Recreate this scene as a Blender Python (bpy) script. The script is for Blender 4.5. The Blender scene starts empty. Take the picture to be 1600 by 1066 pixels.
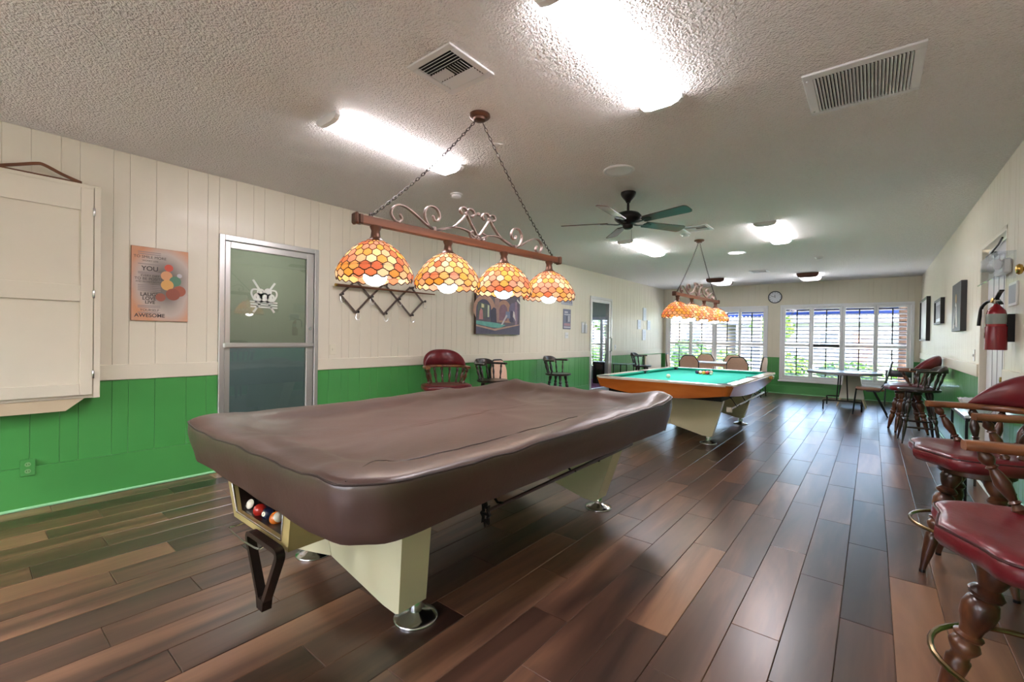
import bpy, bmesh, math, random
from mathutils import Vector, Matrix, noise
random.seed(7)
R = math.radians
scene = bpy.context.scene
COL = scene.collection

# ------------------------------------------------------------------ camera, world, light, exposure
H = 1.2784
cam_d = bpy.data.cameras.new('camera'); cam = bpy.data.objects.new('camera', cam_d); COL.objects.link(cam)
cam_d.sensor_width = 36.0; cam_d.lens = 36.0*699.08/1600.0; cam_d.clip_start = 0.02; cam_d.clip_end = 400
yaw, pit, rol = .67770, -.0087, .0157
_cy, _sy = math.cos(yaw), math.sin(yaw)
_d = Vector((-_sy*math.cos(pit), _cy*math.cos(pit), math.sin(pit))); _r = Vector((_cy, _sy, 0)); _u = _r.cross(_d)
_r2 = _r*math.cos(rol)+_u*math.sin(rol); _u2 = -_r*math.sin(rol)+_u*math.cos(rol)
M = Matrix((_r2, _u2, -_d)).transposed().to_4x4(); M.translation = (0, 0, H); cam.matrix_world = M
scene.camera = cam
vs = scene.view_settings
vs.view_transform = 'Standard'; vs.look = 'None'; vs.gamma = 1.0; vs.use_curve_mapping = False
vs.exposure = 2.75
TUBE_STRENGTH = 5.5          # fluorescent diffusers
BULB_STRENGTH = 3.2
w = bpy.data.worlds.new('sky'); scene.world = w; w.use_nodes = True
wn = w.node_tree.nodes; wl = w.node_tree.links; wn.clear()
sky = wn.new('ShaderNodeTexSky'); sky.sky_type = 'NISHITA'; sky.sun_disc = False
sky.sun_elevation = R(48); sky.sun_rotation = R(160); sky.air_density = 1.0; sky.dust_density = 2.5; sky.ozone_density = 1.5
bg = wn.new('ShaderNodeBackground'); bg.inputs['Strength'].default_value = .66
wo = wn.new('ShaderNodeOutputWorld'); wl.new(sky.outputs[0], bg.inputs[0]); wl.new(bg.outputs[0], wo.inputs[0])
sun_d = bpy.data.lights.new('sun', 'SUN'); sun_d.energy = 7.0; sun_d.angle = R(1.0); sun_d.color = (1, .96, .9)
sun = bpy.data.objects.new('sun', sun_d); COL.objects.link(sun)
sun.rotation_euler = Vector((-.52, .10, -.85)).to_track_quat('-Z', 'Y').to_euler()

# ------------------------------------------------------------------ materials
def lin(c):
    return tuple((x/255/12.92 if x/255 <= .04045 else ((x/255+.055)/1.055)**2.4) for x in c)+(1,)
MATS = {}
def mat(name, rgb, rough=.5, metal=0, spec=.5, coat=0, var=0, vscale=8, bump=0, bscale=60, emit=0, trans=0, stretch=(1, 1, 1)):
    if name in MATS: return MATS[name]
    m = bpy.data.materials.new(name); m.use_nodes = True; N = m.node_tree.nodes; K = m.node_tree.links
    b = N['Principled BSDF']; c = lin(rgb)
    b.inputs['Base Color'].default_value = c; b.inputs['Roughness'].default_value = rough; b.inputs['Metallic'].default_value = metal
    b.inputs['Specular IOR Level'].default_value = spec; b.inputs['Coat Weight'].default_value = coat; b.inputs['Coat Roughness'].default_value = .12
    if trans: b.inputs['Transmission Weight'].default_value = trans
    if emit: b.inputs['Emission Color'].default_value = c; b.inputs['Emission Strength'].default_value = emit
    tc = N.new('ShaderNodeTexCoord'); mp = N.new('ShaderNodeMapping'); mp.inputs['Scale'].default_value = stretch
    K.new(tc.outputs['Object'], mp.inputs['Vector'])
    if var:
        n = N.new('ShaderNodeTexNoise'); n.inputs['Scale'].default_value = vscale; n.inputs['Detail'].default_value = 4
        K.new(mp.outputs[0], n.inputs['Vector'])
        cr = N.new('ShaderNodeValToRGB'); e = cr.color_ramp.elements
        e[0].position = .3; e[1].position = .7
        e[0].color = tuple(x*(1-var) for x in c[:3])+(1,); e[1].color = tuple(min(1, x*(1+var)) for x in c[:3])+(1,)
        K.new(n.outputs['Fac'], cr.inputs['Fac']); K.new(cr.outputs['Color'], b.inputs['Base Color'])
    if bump:
        n2 = N.new('ShaderNodeTexNoise'); n2.inputs['Scale'].default_value = bscale; n2.inputs['Detail'].default_value = 3
        K.new(mp.outputs[0], n2.inputs['Vector'])
        bp = N.new('ShaderNodeBump'); bp.inputs['Strength'].default_value = bump; bp.inputs['Distance'].default_value = .01
        K.new(n2.outputs['Fac'], bp.inputs['Height']); K.new(bp.outputs[0], b.inputs['Normal'])
    MATS[name] = m; return m

def wood(name, dark, mid, light, rough=.35, scale=6, axis=1, coat=.2, per_object=False, bump=.08, spread=.12, varamt=.35, spec=.5, dist=.8, ramp=(.38, .6, .85)):
    m = bpy.data.materials.new(name); m.use_nodes = True; N = m.node_tree.nodes; K = m.node_tree.links
    b = N['Principled BSDF']; b.inputs['Roughness'].default_value = rough; b.inputs['Coat Weight'].default_value = coat; b.inputs['Coat Roughness'].default_value = .15; b.inputs['Specular IOR Level'].default_value = spec
    tc = N.new('ShaderNodeTexCoord'); oi = N.new('ShaderNodeObjectInfo')
    add = N.new('ShaderNodeVectorMath'); add.operation = 'ADD'
    mul = N.new('ShaderNodeVectorMath'); mul.operation = 'SCALE'; mul.inputs['Scale'].default_value = 37.0
    cmb = N.new('ShaderNodeCombineXYZ')
    for i in range(3): K.new(oi.outputs['Random'], cmb.inputs[i])
    K.new(cmb.outputs[0], mul.inputs[0]); K.new(tc.outputs['Object'], add.inputs[0])
    if per_object: K.new(mul.outputs[0], add.inputs[1])
    mp = N.new('ShaderNodeMapping'); s = [1.0, 1.0, 1.0]; s[axis] = spread; mp.inputs['Scale'].default_value = s
    K.new(add.outputs[0], mp.inputs['Vector'])
    n1 = N.new('ShaderNodeTexNoise'); n1.inputs['Scale'].default_value = scale; n1.inputs['Detail'].default_value = 5; n1.inputs['Distortion'].default_value = dist
    n2 = N.new('ShaderNodeTexNoise'); n2.inputs['Scale'].default_value = scale*9; n2.inputs['Detail'].default_value = 3
    K.new(mp.outputs[0], n1.inputs['Vector']); K.new(mp.outputs[0], n2.inputs['Vector'])
    mx = N.new('ShaderNodeMath'); mx.operation = 'MULTIPLY_ADD'; mx.inputs[1].default_value = .12
    K.new(n2.outputs['Fac'], mx.inputs[0]); K.new(n1.outputs['Fac'], mx.inputs[2])
    last = mx.outputs[0]
    if per_object:
        m2 = N.new('ShaderNodeMath'); m2.operation = 'MULTIPLY_ADD'; m2.inputs[1].default_value = varamt
        K.new(oi.outputs['Random'], m2.inputs[0]); K.new(last, m2.inputs[2])
        m3 = N.new('ShaderNodeMath'); m3.operation = 'SUBTRACT'; m3.inputs[1].default_value = varamt/2; K.new(m2.outputs[0], m3.inputs[0]); last = m3.outputs[0]
    cr = N.new('ShaderNodeValToRGB'); e = cr.color_ramp.elements
    e[0].position = ramp[0]; e[0].color = lin(dark); e[1].position = ramp[2]; e[1].color = lin(light)
    k = e.new(ramp[1]); k.color = lin(mid)
    K.new(last, cr.inputs['Fac']); K.new(cr.outputs['Color'], b.inputs['Base Color'])
    if bump:
        bp = N.new('ShaderNodeBump'); bp.inputs['Strength'].default_value = bump; bp.inputs['Distance'].default_value = .004
        K.new(n2.outputs['Fac'], bp.inputs['Height']); K.new(bp.outputs[0], b.inputs['Normal'])
    MATS[name] = m; return m

def glass(name, tint=(1, 1, 1), refl=1.0, ior=1.5):
    m = bpy.data.materials.new(name); m.use_nodes = True; N = m.node_tree.nodes; K = m.node_tree.links; N.clear()
    t = N.new('ShaderNodeBsdfTransparent'); t.inputs[0].default_value = tint+(1,)
    g = N.new('ShaderNodeBsdfGlossy'); g.inputs['Roughness'].default_value = .015; g.inputs[0].default_value = (1, 1, 1, 1)
    f = N.new('ShaderNodeFresnel'); f.inputs[0].default_value = ior
    mu = N.new('ShaderNodeMath'); mu.operation = 'MULTIPLY'; mu.inputs[1].default_value = refl; mu.use_clamp = True
    K.new(f.outputs[0], mu.inputs[0])
    ge = N.new('ShaderNodeNewGeometry'); iv = N.new('ShaderNodeMath'); iv.operation = 'SUBTRACT'; iv.inputs[0].default_value = 1; K.new(ge.outputs['Backfacing'], iv.inputs[1])
    mb_ = N.new('ShaderNodeMath'); mb_.operation = 'MULTIPLY'; K.new(mu.outputs[0], mb_.inputs[0]); K.new(iv.outputs[0], mb_.inputs[1])
    x = N.new('ShaderNodeMixShader'); o = N.new('ShaderNodeOutputMaterial')
    K.new(mb_.outputs[0], x.inputs[0]); K.new(t.outputs[0], x.inputs[1]); K.new(g.outputs[0], x.inputs[2]); K.new(x.outputs[0], o.inputs[0])
    MATS[name] = m; return m

def shade_glass():
    m = bpy.data.materials.new('stained_glass'); m.use_nodes = True; N = m.node_tree.nodes; K = m.node_tree.links; N.clear()
    oi = N.new('ShaderNodeObjectInfo'); at = N.new('ShaderNodeAttribute'); at.attribute_name = 'tone'
    ad = N.new('ShaderNodeMath'); ad.operation = 'ADD'; fr = N.new('ShaderNodeMath'); fr.operation = 'FRACT'
    K.new(oi.outputs['Random'], ad.inputs[0]); K.new(at.outputs['Fac'], ad.inputs[1]); K.new(ad.outputs[0], fr.inputs[0])
    cr = N.new('ShaderNodeValToRGB'); cr.color_ramp.interpolation = 'CONSTANT'; e = cr.color_ramp.elements
    cols = [(242, 196, 130), (246, 208, 150), (236, 176, 140), (250, 226, 190), (238, 186, 164), (244, 200, 120), (250, 232, 208), (230, 160, 126), (246, 214, 186)]
    e[0].color = lin(cols[0]); e[0].position = 0; e[1].position = 1/9; e[1].color = lin(cols[1])
    for i in range(2, 9): k = e.new(i/9); k.color = lin(cols[i])
    K.new(fr.outputs[0], cr.inputs[0])
    tr = N.new('ShaderNodeBsdfTranslucent'); df = N.new('ShaderNodeBsdfDiffuse')
    K.new(cr.outputs[0], tr.inputs[0]); K.new(cr.outputs[0], df.inputs['Color'])
    x = N.new('ShaderNodeMixShader'); x.inputs[0].default_value = .42; o = N.new('ShaderNodeOutputMaterial')
    K.new(tr.outputs[0], x.inputs[1]); K.new(df.outputs[0], x.inputs[2]); K.new(x.outputs[0], o.inputs[0])
    MATS['stained_glass'] = m; return m

def popcorn():
    m = mat('popcorn_ceiling', (238, 235, 231), .9, spec=.2); N = m.node_tree.nodes; K = m.node_tree.links; b = N['Principled BSDF']
    tc = N.new('ShaderNodeTexCoord')
    n = N.new('ShaderNodeTexNoise'); n.inputs['Scale'].default_value = 62; n.inputs['Detail'].default_value = 2; n.inputs['Roughness'].default_value = .6
    v = N.new('ShaderNodeTexVoronoi'); v.inputs['Scale'].default_value = 75
    K.new(tc.outputs['Object'], n.inputs['Vector']); K.new(tc.outputs['Object'], v.inputs['Vector'])
    s = N.new('ShaderNodeMath'); s.operation = 'SUBTRACT'; K.new(n.outputs['Fac'], s.inputs[0]); 
    q = N.new('ShaderNodeMath'); q.operation = 'MULTIPLY'; q.inputs[1].default_value = .35; K.new(v.outputs['Distance'], q.inputs[0]); K.new(q.outputs[0], s.inputs[1])
    bp = N.new('ShaderNodeBump'); bp.inputs['Strength'].default_value = 1.0; bp.inputs['Distance'].default_value = .02
    K.new(s.outputs[0], bp.inputs['Height']); K.new(bp.outputs[0], b.inputs['Normal'])
    return m

CREAM = mat('cream_wall_paint', (224, 217, 198), .42, spec=.5, coat=.12, var=.03, vscale=2, bump=.03, bscale=25)
GREEN = mat('green_wall_paint', (76, 156, 80), .30, spec=.5, coat=.6, var=.06, vscale=2, bump=.03, bscale=25)
GROOVE = mat('groove_cream_paint', (214, 208, 190), .6)  # cream of the wall core, showing in the gaps between boards
GGROOVE = mat('green_groove_paint', (44, 120, 52), .5)
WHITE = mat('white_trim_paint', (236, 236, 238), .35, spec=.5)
CEIL = popcorn()
PLANK = wood('walnut_plank', (44, 27, 21), (94, 63, 48), (152, 110, 82), .30, 4.5, 1, .0, True, .06, .10, .30, spec=.85, dist=1.0, ramp=(.34, .60, .88))
SUBFLOOR = mat('dark_plank_joint', (38, 26, 22), .6)
ALU = mat('brushed_aluminium', (206, 205, 202), .32, .75)
CHROME = mat('chrome', (210, 212, 212), .18, 1)
DARKMETAL = mat('black_metal', (24, 23, 24), .4, .4)
BRASS = mat('aged_brass', (150, 122, 84), .25, 1)
GOLD = mat('polished_brass', (196, 160, 84), .25, 1)
WIN = glass('window_glass', (1, 1, 1), .8)
DOORGL = glass('dark_door_glass', (.72, .76, .74), 2.2)
CLEAR = glass('clear_plastic', (.93, .95, .97), 1.2)
VINYL = mat('brown_vinyl', (84, 61, 54), .37, spec=1.0, var=.10, vscale=3, bump=.08, bscale=40)
REDV = mat('oxblood_vinyl', (104, 28, 35), .30, spec=.5, var=.15, vscale=6, bump=.05, bscale=60)
REDDARK = mat('dark_red_piping', (58, 16, 18), .4)
STOOLW = wood('stained_maple', (40, 22, 15), (82, 46, 29), (128, 80, 50), .28, 9, 2, .3, False, .04, .25)
ARMW = wood('worn_maple_arm', (74, 42, 26), (138, 86, 52), (176, 122, 80), .28, 9, 0, .3, False, .04, .25)
DARKW = wood('black_brown_wood', (18, 12, 11), (38, 26, 22), (66, 46, 38), .3, 9, 2, .3, False, .04, .25)
BARW = wood('fixture_bar_wood', (74, 42, 28), (122, 72, 46), (160, 102, 68), .4, 7, 1, .1, False, .05, .1)
ORANGEW = wood('orange_varnished_wood', (176, 92, 30), (206, 114, 42), (222, 138, 62), .18, 3, 0, .6, False, .02, .15)
LEGCREAM = mat('cream_laminate', (222, 216, 178), .38, spec=.5)
BOXGOLD = mat('worn_gold_laminate', (176, 158, 104), .4, var=.15, vscale=5)
FELT = mat('green_billiard_cloth', (64, 200, 180), .85, spec=.2, bump=.04, bscale=200)
FELTD = mat('cushion_cloth', (40, 166, 142), .8, spec=.2)
POCKET = mat('black_pocket', (16, 15, 16), .6)
RAILCAP = mat('ivory_rail_cap', (226, 214, 196), .22, coat=.4)
IRON = mat('rubbed_iron', (150, 130, 122), .5, .35, var=.2, vscale=20)
IRONB = mat('rust_brown_metal', (98, 66, 50), .4, .5, var=.2, vscale=20)
CHAIN = mat('dark_chain', (66, 56, 52), .4, .8)
LEAD = mat('lead_came', (58, 40, 30), .5, .3)
SHGLASS = shade_glass()
BULB = mat('lit_bulb', (255, 246, 232), .5, emit=BULB_STRENGTH)
TUBE = mat('lit_diffuser', (255, 247, 253), .5, emit=TUBE_STRENGTH)
TUBEW = mat('lit_diffuser_far', (250, 251, 255), .5, emit=1.15)
PLASTIC = mat('white_plastic', (228, 228, 226), .4)
IVORY = mat('ivory_plastic', (226, 220, 198), .4)
VENTW = mat('white_vent_metal', (222, 222, 222), .4)
VENTD = mat('vent_cavity', (34, 34, 36), .8)
FANBLK = mat('fan_black_bronze', (34, 30, 30), .35, .5)
FANBL = wood('fan_blade_wood', (44, 28, 22), (78, 46, 34), (108, 66, 48), .3, 6, 0, .1, False, .02, .15)
TAN = mat('tan_upholstery', (226, 188, 162), .7, var=.06, vscale=40)
GREYM = mat('grey_tube_metal', (92, 92, 98), .3, .7)

# ------------------------------------------------------------------ mesh helpers
class MB:
    def __init__(s): s.v = []; s.f = []; s.m = []; s.t = None
    def add(s, vs_, fs, mi=0, X=None):
        o = len(s.v)
        for p in vs_:
            p = Vector(p)
            s.v.append(X @ p if X else p)
        for f in fs: s.f.append([i+o for i in f]); s.m.append(mi)
        return s
    def box(s, lo, hi, bev=0.0, mi=0, X=None):
        lo = Vector(lo); hi = Vector(hi); c = (lo+hi)/2; h = (hi-lo)/2
        sg = [(a, b, d) for a in (-1, 1) for b in (-1, 1) for d in (-1, 1)]
        if bev <= 0:
            vv = [(c.x+a*h.x, c.y+b*h.y, c.z+d*h.z) for a, b, d in sg]
            return s.add(vv, [(0, 1, 3, 2), (4, 6, 7, 5), (0, 4, 5, 1), (2, 3, 7, 6), (0, 2, 6, 4), (1, 5, 7, 3)], mi, X)
        bev = min(bev, min(h)*.95); vv = []; ix = {}
        for k, g in enumerate(sg):
            for ax in range(3):
                p = [c[i]+g[i]*(h[i]-(0 if i == ax else bev)) for i in range(3)]
                ix[(g, ax)] = len(vv); vv.append(p)
        fs = []
        for ax in range(3):
            b, d = [i for i in range(3) if i != ax]
            for sn in (-1, 1):
                q = []
                for sb, sd in ((-1, -1), (1, -1), (1, 1), (-1, 1)):
                    g = [0, 0, 0]; g[ax] = sn; g[b] = sb; g[d] = sd; q.append(ix[(tuple(g), ax)])
                fs.append(q)
            for sb in (-1, 1):
                for sd in (-1, 1):
                    g0 = [0, 0, 0]; g0[ax] = -1; g0[b] = sb; g0[d] = sd; g1 = list(g0); g1[ax] = 1
                    g0 = tuple(g0); g1 = tuple(g1); fs.append([ix[(g0, b)], ix[(g0, d)], ix[(g1, d)], ix[(g1, b)]])
        for g in sg: fs.append([ix[(g, 0)], ix[(g, 1)], ix[(g, 2)]])
        return s.add(vv, fs, mi, X)
    def rings(s, rr, closed=True, cap0=True, cap1=True, mi=0, X=None, loop=False):
        n = len(rr[0]); vv = [p for r_ in rr for p in r_]; fs = []
        L = len(rr)
        for i in range(L-1 if not loop else L):
            a = i*n; b = ((i+1) % L)*n
            for j in range(n if closed else n-1):
                k = (j+1) % n; fs.append((a+j, a+k, b+k, b+j))
        if cap0 and not loop: fs.append(tuple(range(n)))
        if cap1 and not loop: fs.append(tuple(range((L-1)*n, L*n)))
        return s.add(vv, fs, mi, X)
    def lathe(s, prof, p0=(0, 0, 0), p1=(0, 0, 1), n=14, norm=False, mi=0, X=None):
        # prof: list of (t, r); t along p0->p1 (fraction if norm, else metres)
        p0 = Vector(p0); p1 = Vector(p1); ax = (p1-p0); L = ax.length; ax.normalize()
        a = ax.orthogonal().normalized(); b = ax.cross(a); rr = []
        for t, r_ in prof:
            c = p0+ax*(t*L if norm else t)
            rr.append([c+(a*math.cos(2*math.pi*k/n)+b*math.sin(2*math.pi*k/n))*max(r_, 1e-4) for k in range(n)])
        return s.rings(rr, mi=mi, X=X)
    def cyl(s, p0, p1, r0, r1=None, n=12, mi=0, X=None):
        return s.lathe([(0, r0), (1, r1 if r1 is not None else r0)], p0, p1, n, True, mi, X)
    def tube(s, path, r, n=8, closed=False, mi=0, X=None):
        P = [Vector(p) for p in path]; L = len(P); rr = []; a = None
        for i in range(L):
            if closed: t = P[(i+1) % L]-P[i-1]
            else: t = P[min(i+1, L-1)]-P[max(i-1, 0)]
            if t.length < 1e-9: t = Vector((0, 0, 1))
            t.normalize()
            if a is None: a = t.orthogonal().normalized()
            else:
                a = a-t*a.dot(t); a = a.normalized() if a.length > 1e-6 else t.orthogonal().normalized()
            b = t.cross(a); q = r[i] if isinstance(r, (list, tuple)) else r
            rr.append([P[i]+(a*math.cos(2*math.pi*k/n)+b*math.sin(2*math.pi*k/n))*q for k in range(n)])
        return s.rings(rr, mi=mi, X=X, loop=closed)
    def sweep(s, path, sect, up, closed=False, mi=0, X=None):
        P = [Vector(p) for p in path]; up = Vector(up).normalized(); L = len(P); rr = []
        for i in range(L):
            t = (P[(i+1) % L]-P[i-1]) if closed else (P[min(i+1, L-1)]-P[max(i-1, 0)])
            t.normalize(); sd = t.cross(up).normalized(); u2 = sd.cross(t)
            rr.append([P[i]+sd*a+u2*b for a, b in sect])
        return s.rings(rr, mi=mi, X=X, loop=closed)
    def prism(s, poly, X=None, d=.01, mi=0):
        # poly in local xy, extruded along local z by d
        n = len(poly)
        return s.add([(x, y, 0) for x, y in poly]+[(x, y, d) for x, y in poly],
                     [tuple(range(n)), tuple(range(n, 2*n))]+[(i, (i+1) % n, n+(i+1) % n, n+i) for i in range(n)], mi, X)
    def sphere(s, c, r, n=12, m=8, mi=0, sc=(1, 1, 1), X=None):
        c = Vector(c); rr = []
        for i in range(m+1):
            th = math.pi*i/m; q = max(math.sin(th), 1e-3)
            rr.append([c+Vector((math.cos(2*math.pi*k/n)*q*r*sc[0], math.sin(2*math.pi*k/n)*q*r*sc[1], math.cos(th)*r*sc[2])) for k in range(n)])
        return s.rings(rr, mi=mi, X=X)
    def mesh(s, name, mats, smooth=False, angle=35):
        me = bpy.data.meshes.new(name); me.from_pydata([tuple(p) for p in s.v], [], s.f)
        for m in (mats if isinstance(mats, (list, tuple)) else [mats]): me.materials.append(m)
        if len(me.materials) > 1: me.polygons.foreach_set('material_index', s.m)
        bm = bmesh.new(); bm.from_mesh(me); bmesh.ops.recalc_face_normals(bm, faces=bm.faces); bm.to_mesh(me); bm.free()
        if smooth:
            me.polygons.foreach_set('use_smooth', [True]*len(me.polygons)); me.set_sharp_from_angle(angle=R(angle))
        me.update(); return me
    def obj(s, name, mats, parent=None, smooth=False, angle=35):
        return link(name, s.mesh(name, mats, smooth, angle), parent)
def link(name, me, parent=None, loc=None, rot=None):
    o = bpy.data.objects.new(name, me); COL.objects.link(o)
    if parent: o.parent = parent
    if loc: o.location = loc
    if rot: o.rotation_euler = rot
    return o
def thing(name, label, cat, loc=(0, 0, 0), rz=0, group=None):
    o = bpy.data.objects.new(name, None); COL.objects.link(o); o.location = loc; o.rotation_euler = (0, 0, rz); o.empty_display_size = .1
    return tag(o, label, cat, group)
def tag(o, label, cat, group=None, kind=None):
    o['label'] = label; o['category'] = cat
    if group: o['group'] = group
    if kind: o['kind'] = kind
    return o
def struct(o): o['kind'] = 'structure'; return o
def stuff(o): o['kind'] = 'stuff'; return o
def copy_tree(o, parent=None):
    c = o.copy(); COL.objects.link(c)
    if parent: c.parent = parent
    for ch in list(o.children): copy_tree(ch, c)
    return c
def arc(cx, cy, r, a0, a1, n): return [(cx+r*math.cos(R(a0+(a1-a0)*i/n)), cy+r*math.sin(R(a0+(a1-a0)*i/n))) for i in range(n+1)]
def catmull(P, k=5):
    P = [Vector(p) for p in P]; o = []
    for i in range(len(P)-1):
        a = P[max(i-1, 0)]; b = P[i]; c = P[i+1]; d = P[min(i+2, len(P)-1)]
        for j in range(k):
            t = j/k; o.append(.5*((2*b)+(c-a)*t+(2*a-5*b+4*c-d)*t*t+(3*b-a-3*c+d)*t**3))
    o.append(P[-1]); return o
CIRC = lambda r, n=8: [(r*math.cos(2*math.pi*k/n), r*math.sin(2*math.pi*k/n)) for k in range(n)]
def text_mesh(txt, size, m, parent, X, align='CENTER', name='lettering', ext=.0006, bold=0):
    cu = bpy.data.curves.new('t', 'FONT'); cu.body = txt; cu.size = size; cu.align_x = align; cu.align_y = 'CENTER'; cu.extrude = ext; cu.offset = bold
    o = bpy.data.objects.new('t', cu); COL.objects.link(o)
    dg = bpy.context.evaluated_depsgraph_get(); me = bpy.data.meshes.new_from_object(o.evaluated_get(dg))
    bpy.data.objects.remove(o); bpy.data.curves.remove(cu); me.name = name; me.materials.clear(); me.materials.append(m)
    me.transform(X); return link(name, me, parent)
# frame for flat things on the left wall: local x -> +Y, y -> +Z, z -> +X ; right wall: x -> -Y, z -> -X ; far wall: x -> +X, y -> Z, z -> -Y
def XL(y, z, x): return Matrix(((0, 0, 1, x), (1, 0, 0, y), (0, 1, 0, z), (0, 0, 0, 1)))
def XR(y, z, x): return Matrix(((0, 0, -1, x), (-1, 0, 0, y), (0, 1, 0, z), (0, 0, 0, 1)))
def XF(x, z, y): return Matrix(((1, 0, 0, x), (0, 0, -1, y), (0, 1, 0, z), (0, 0, 0, 1)))

# ------------------------------------------------------------------ room shell
LX, RX, FY, BY, CZ = -4.655, .79, 12.68, -3.6, 2.70
T = .14
LF, RF = LX, RX                                        # finished faces of the boards
# floor: planks as parts of the floor
floor = struct(MB().box((LX-.0, BY, -.12), (RX+.0, FY, -.006)).obj('floor', SUBFLOOR))
PW, PL = .19, 1.0
pm = MB().box((-PW/2+.0006, -PL/2+.0008, -.012), (PW/2-.0006, PL/2-.0008, 0), .0022).mesh('plank', PLANK)
planks = []
ncol = int(math.ceil((RX-LX)/PW))
for i in range(ncol):
    x = LX+PW*(i+.5); off = (i*.37 + random.uniform(-.08, .08)) % 1.0
    y = BY-off
    while y < FY:
        planks.append((x, y+PL/2)); y += PL
def seen(p):
    x, y = p; D = -_sy*x+_cy*y
    return D > .3 and abs((_cy*x+_sy*y)/D) < 1.35 and D*1.0 > 1.35
vis = sorted([p for p in planks if seen(p)], key=lambda p: p[0]**2+p[1]**2)
near = set(vis[:298])
far_mb = MB()
for p in planks:
    x, y = p
    y0, y1 = max(y-PL/2, BY), min(y+PL/2, FY); x0, x1 = x-PW/2, min(x+PW/2, RX)
    if p in near and y1-y0 > PL-.01 and x1-x0 > PW-.01:
        link('plank', pm, floor, (x, y, random.uniform(-.0006, .0004)))
    elif y1-y0 > .02 and x1-x0 > .02:
        far_mb.box((x0+.0006, y0+.0008, -.012), (x1-.0006, y1-.0008, 0), .002)
PLANK2 = PLANK.copy(); PLANK2.name = 'walnut_plank_far'
def island_random(m):
    N = m.node_tree.nodes; K = m.node_tree.links; g = N.new('ShaderNodeNewGeometry')
    oi = [n for n in N if n.type == 'OBJECT_INFO'][0]
    for l in list(K):
        if l.from_node == oi and l.from_socket.name == 'Random': t = l.to_socket; K.remove(l); K.new(g.outputs['Random Per Island'], t)
island_random(PLANK2)
stuff(far_mb.obj('distant_planks', PLANK2, floor))

ceiling = struct(MB().box((LX-T, BY-T, CZ), (RX+T, FY+T, CZ+.18)).obj('ceiling', CEIL))

D1 = (1.50, 2.44, 2.18); D2 = (8.40, 9.40, 2.18); D3 = (5.02, 6.08, 2.20)
W1 = (-4.575, -2.03, .34, 2.16); W2 = (-1.765, .69, .34, 2.165)
BT = .012                                              # board thickness
def wall_y(name, xa, xb, doors):
    m = MB(); y = BY
    for a, b, t in doors:
        m.box((xa, y, 0), (xb, a, CZ)); m.box((xa, a, t), (xb, b, CZ)); y = b
    m.box((xa, y, 0), (xb, FY+T, CZ)); return struct(m.obj(name, [GROOVE]))
wall_left = wall_y('wall_left', LX-T, LX-BT, [D1, D2])
wall_right = wall_y('wall_right', RX+BT, RX+T, [D3])
m = MB()
m.box((LX-T, FY+BT, 0), (W1[0], FY+T, CZ)); m.box((W1[1], FY+BT, 0), (W2[0], FY+T, CZ)); m.box((W2[1], FY+BT, 0), (RX+T, FY+T, CZ))
for a in (W1, W2): m.box((a[0], FY+BT, 0), (a[1], FY+T, a[2])); m.box((a[0], FY+BT, a[3]), (a[1], FY+T, CZ))
wall_far = struct(m.obj('wall_far', GROOVE))
WB = [(-3.9, -2.6, .75, 2.16), (-1.3, .0, .75, 2.16)]
m = MB()
for a, b in ((LX-T, WB[0][0]), (WB[0][1], WB[1][0]), (WB[1][1], RX+T)): m.box((a, BY-T, 0), (b, BY, CZ))
for a in WB: m.box((a[0], BY-T, 0), (a[1], BY, a[2])); m.box((a[0], BY-T, a[3]), (a[1], BY, CZ))
wall_back = struct(m.obj('wall_back', CREAM))
hb = thing('added_hedge', 'tall dark hedging added out of view behind the building, blocks low light', 'added_hedge', (-1.8, -9.5, -.12))  # unseen hedge added to keep low light off the table cover
MB().box((-9, -.5, 0), (9, .5, 2.8), .2).obj('light_block', mat('light_blocking_hedge', (34, 52, 28), .9, var=.3, vscale=3, bump=.5, bscale=20), hb)
for k, a in enumerate(WB):  # windows added behind the camera, out of view, to bring in daylight
    f = MB(); xa, xb, za, zb_ = a; xm = (xa+xb)/2
    for p, q, r0, r1 in ((xa, xb, za, za+.06), (xa, xb, zb_-.06, zb_), (xa, xa+.06, za+.06, zb_-.06), (xb-.06, xb, za+.06, zb_-.06), (xm-.03, xm+.03, za+.06, zb_-.06)): f.box((p, BY-.06, r0), (q, BY+.01, r1), .004)
    wf = struct(f.obj('window_%d' % (k+4), WHITE)); MB().box((xa+.03, BY-.05, za+.03), (xb-.03, BY-.045, zb_-.03)).obj('glass_pane', WIN, wf)
BC = {}
def board(parent, wdt, z0, z1, m, loc, rot):
    k = (round(wdt, 3), round(z0, 3), round(z1, 3), m.name)
    if k not in BC: BC[k] = MB().box((-wdt/2+.0006, -BT, z0), (wdt/2-.0006, 0, z1), .0022).mesh('board', m)
    o = link('board', BC[k], parent, loc, rot); return o
PAT = [.15, .10, .19, .10, .17, .22, .15, .09, .14]
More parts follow.
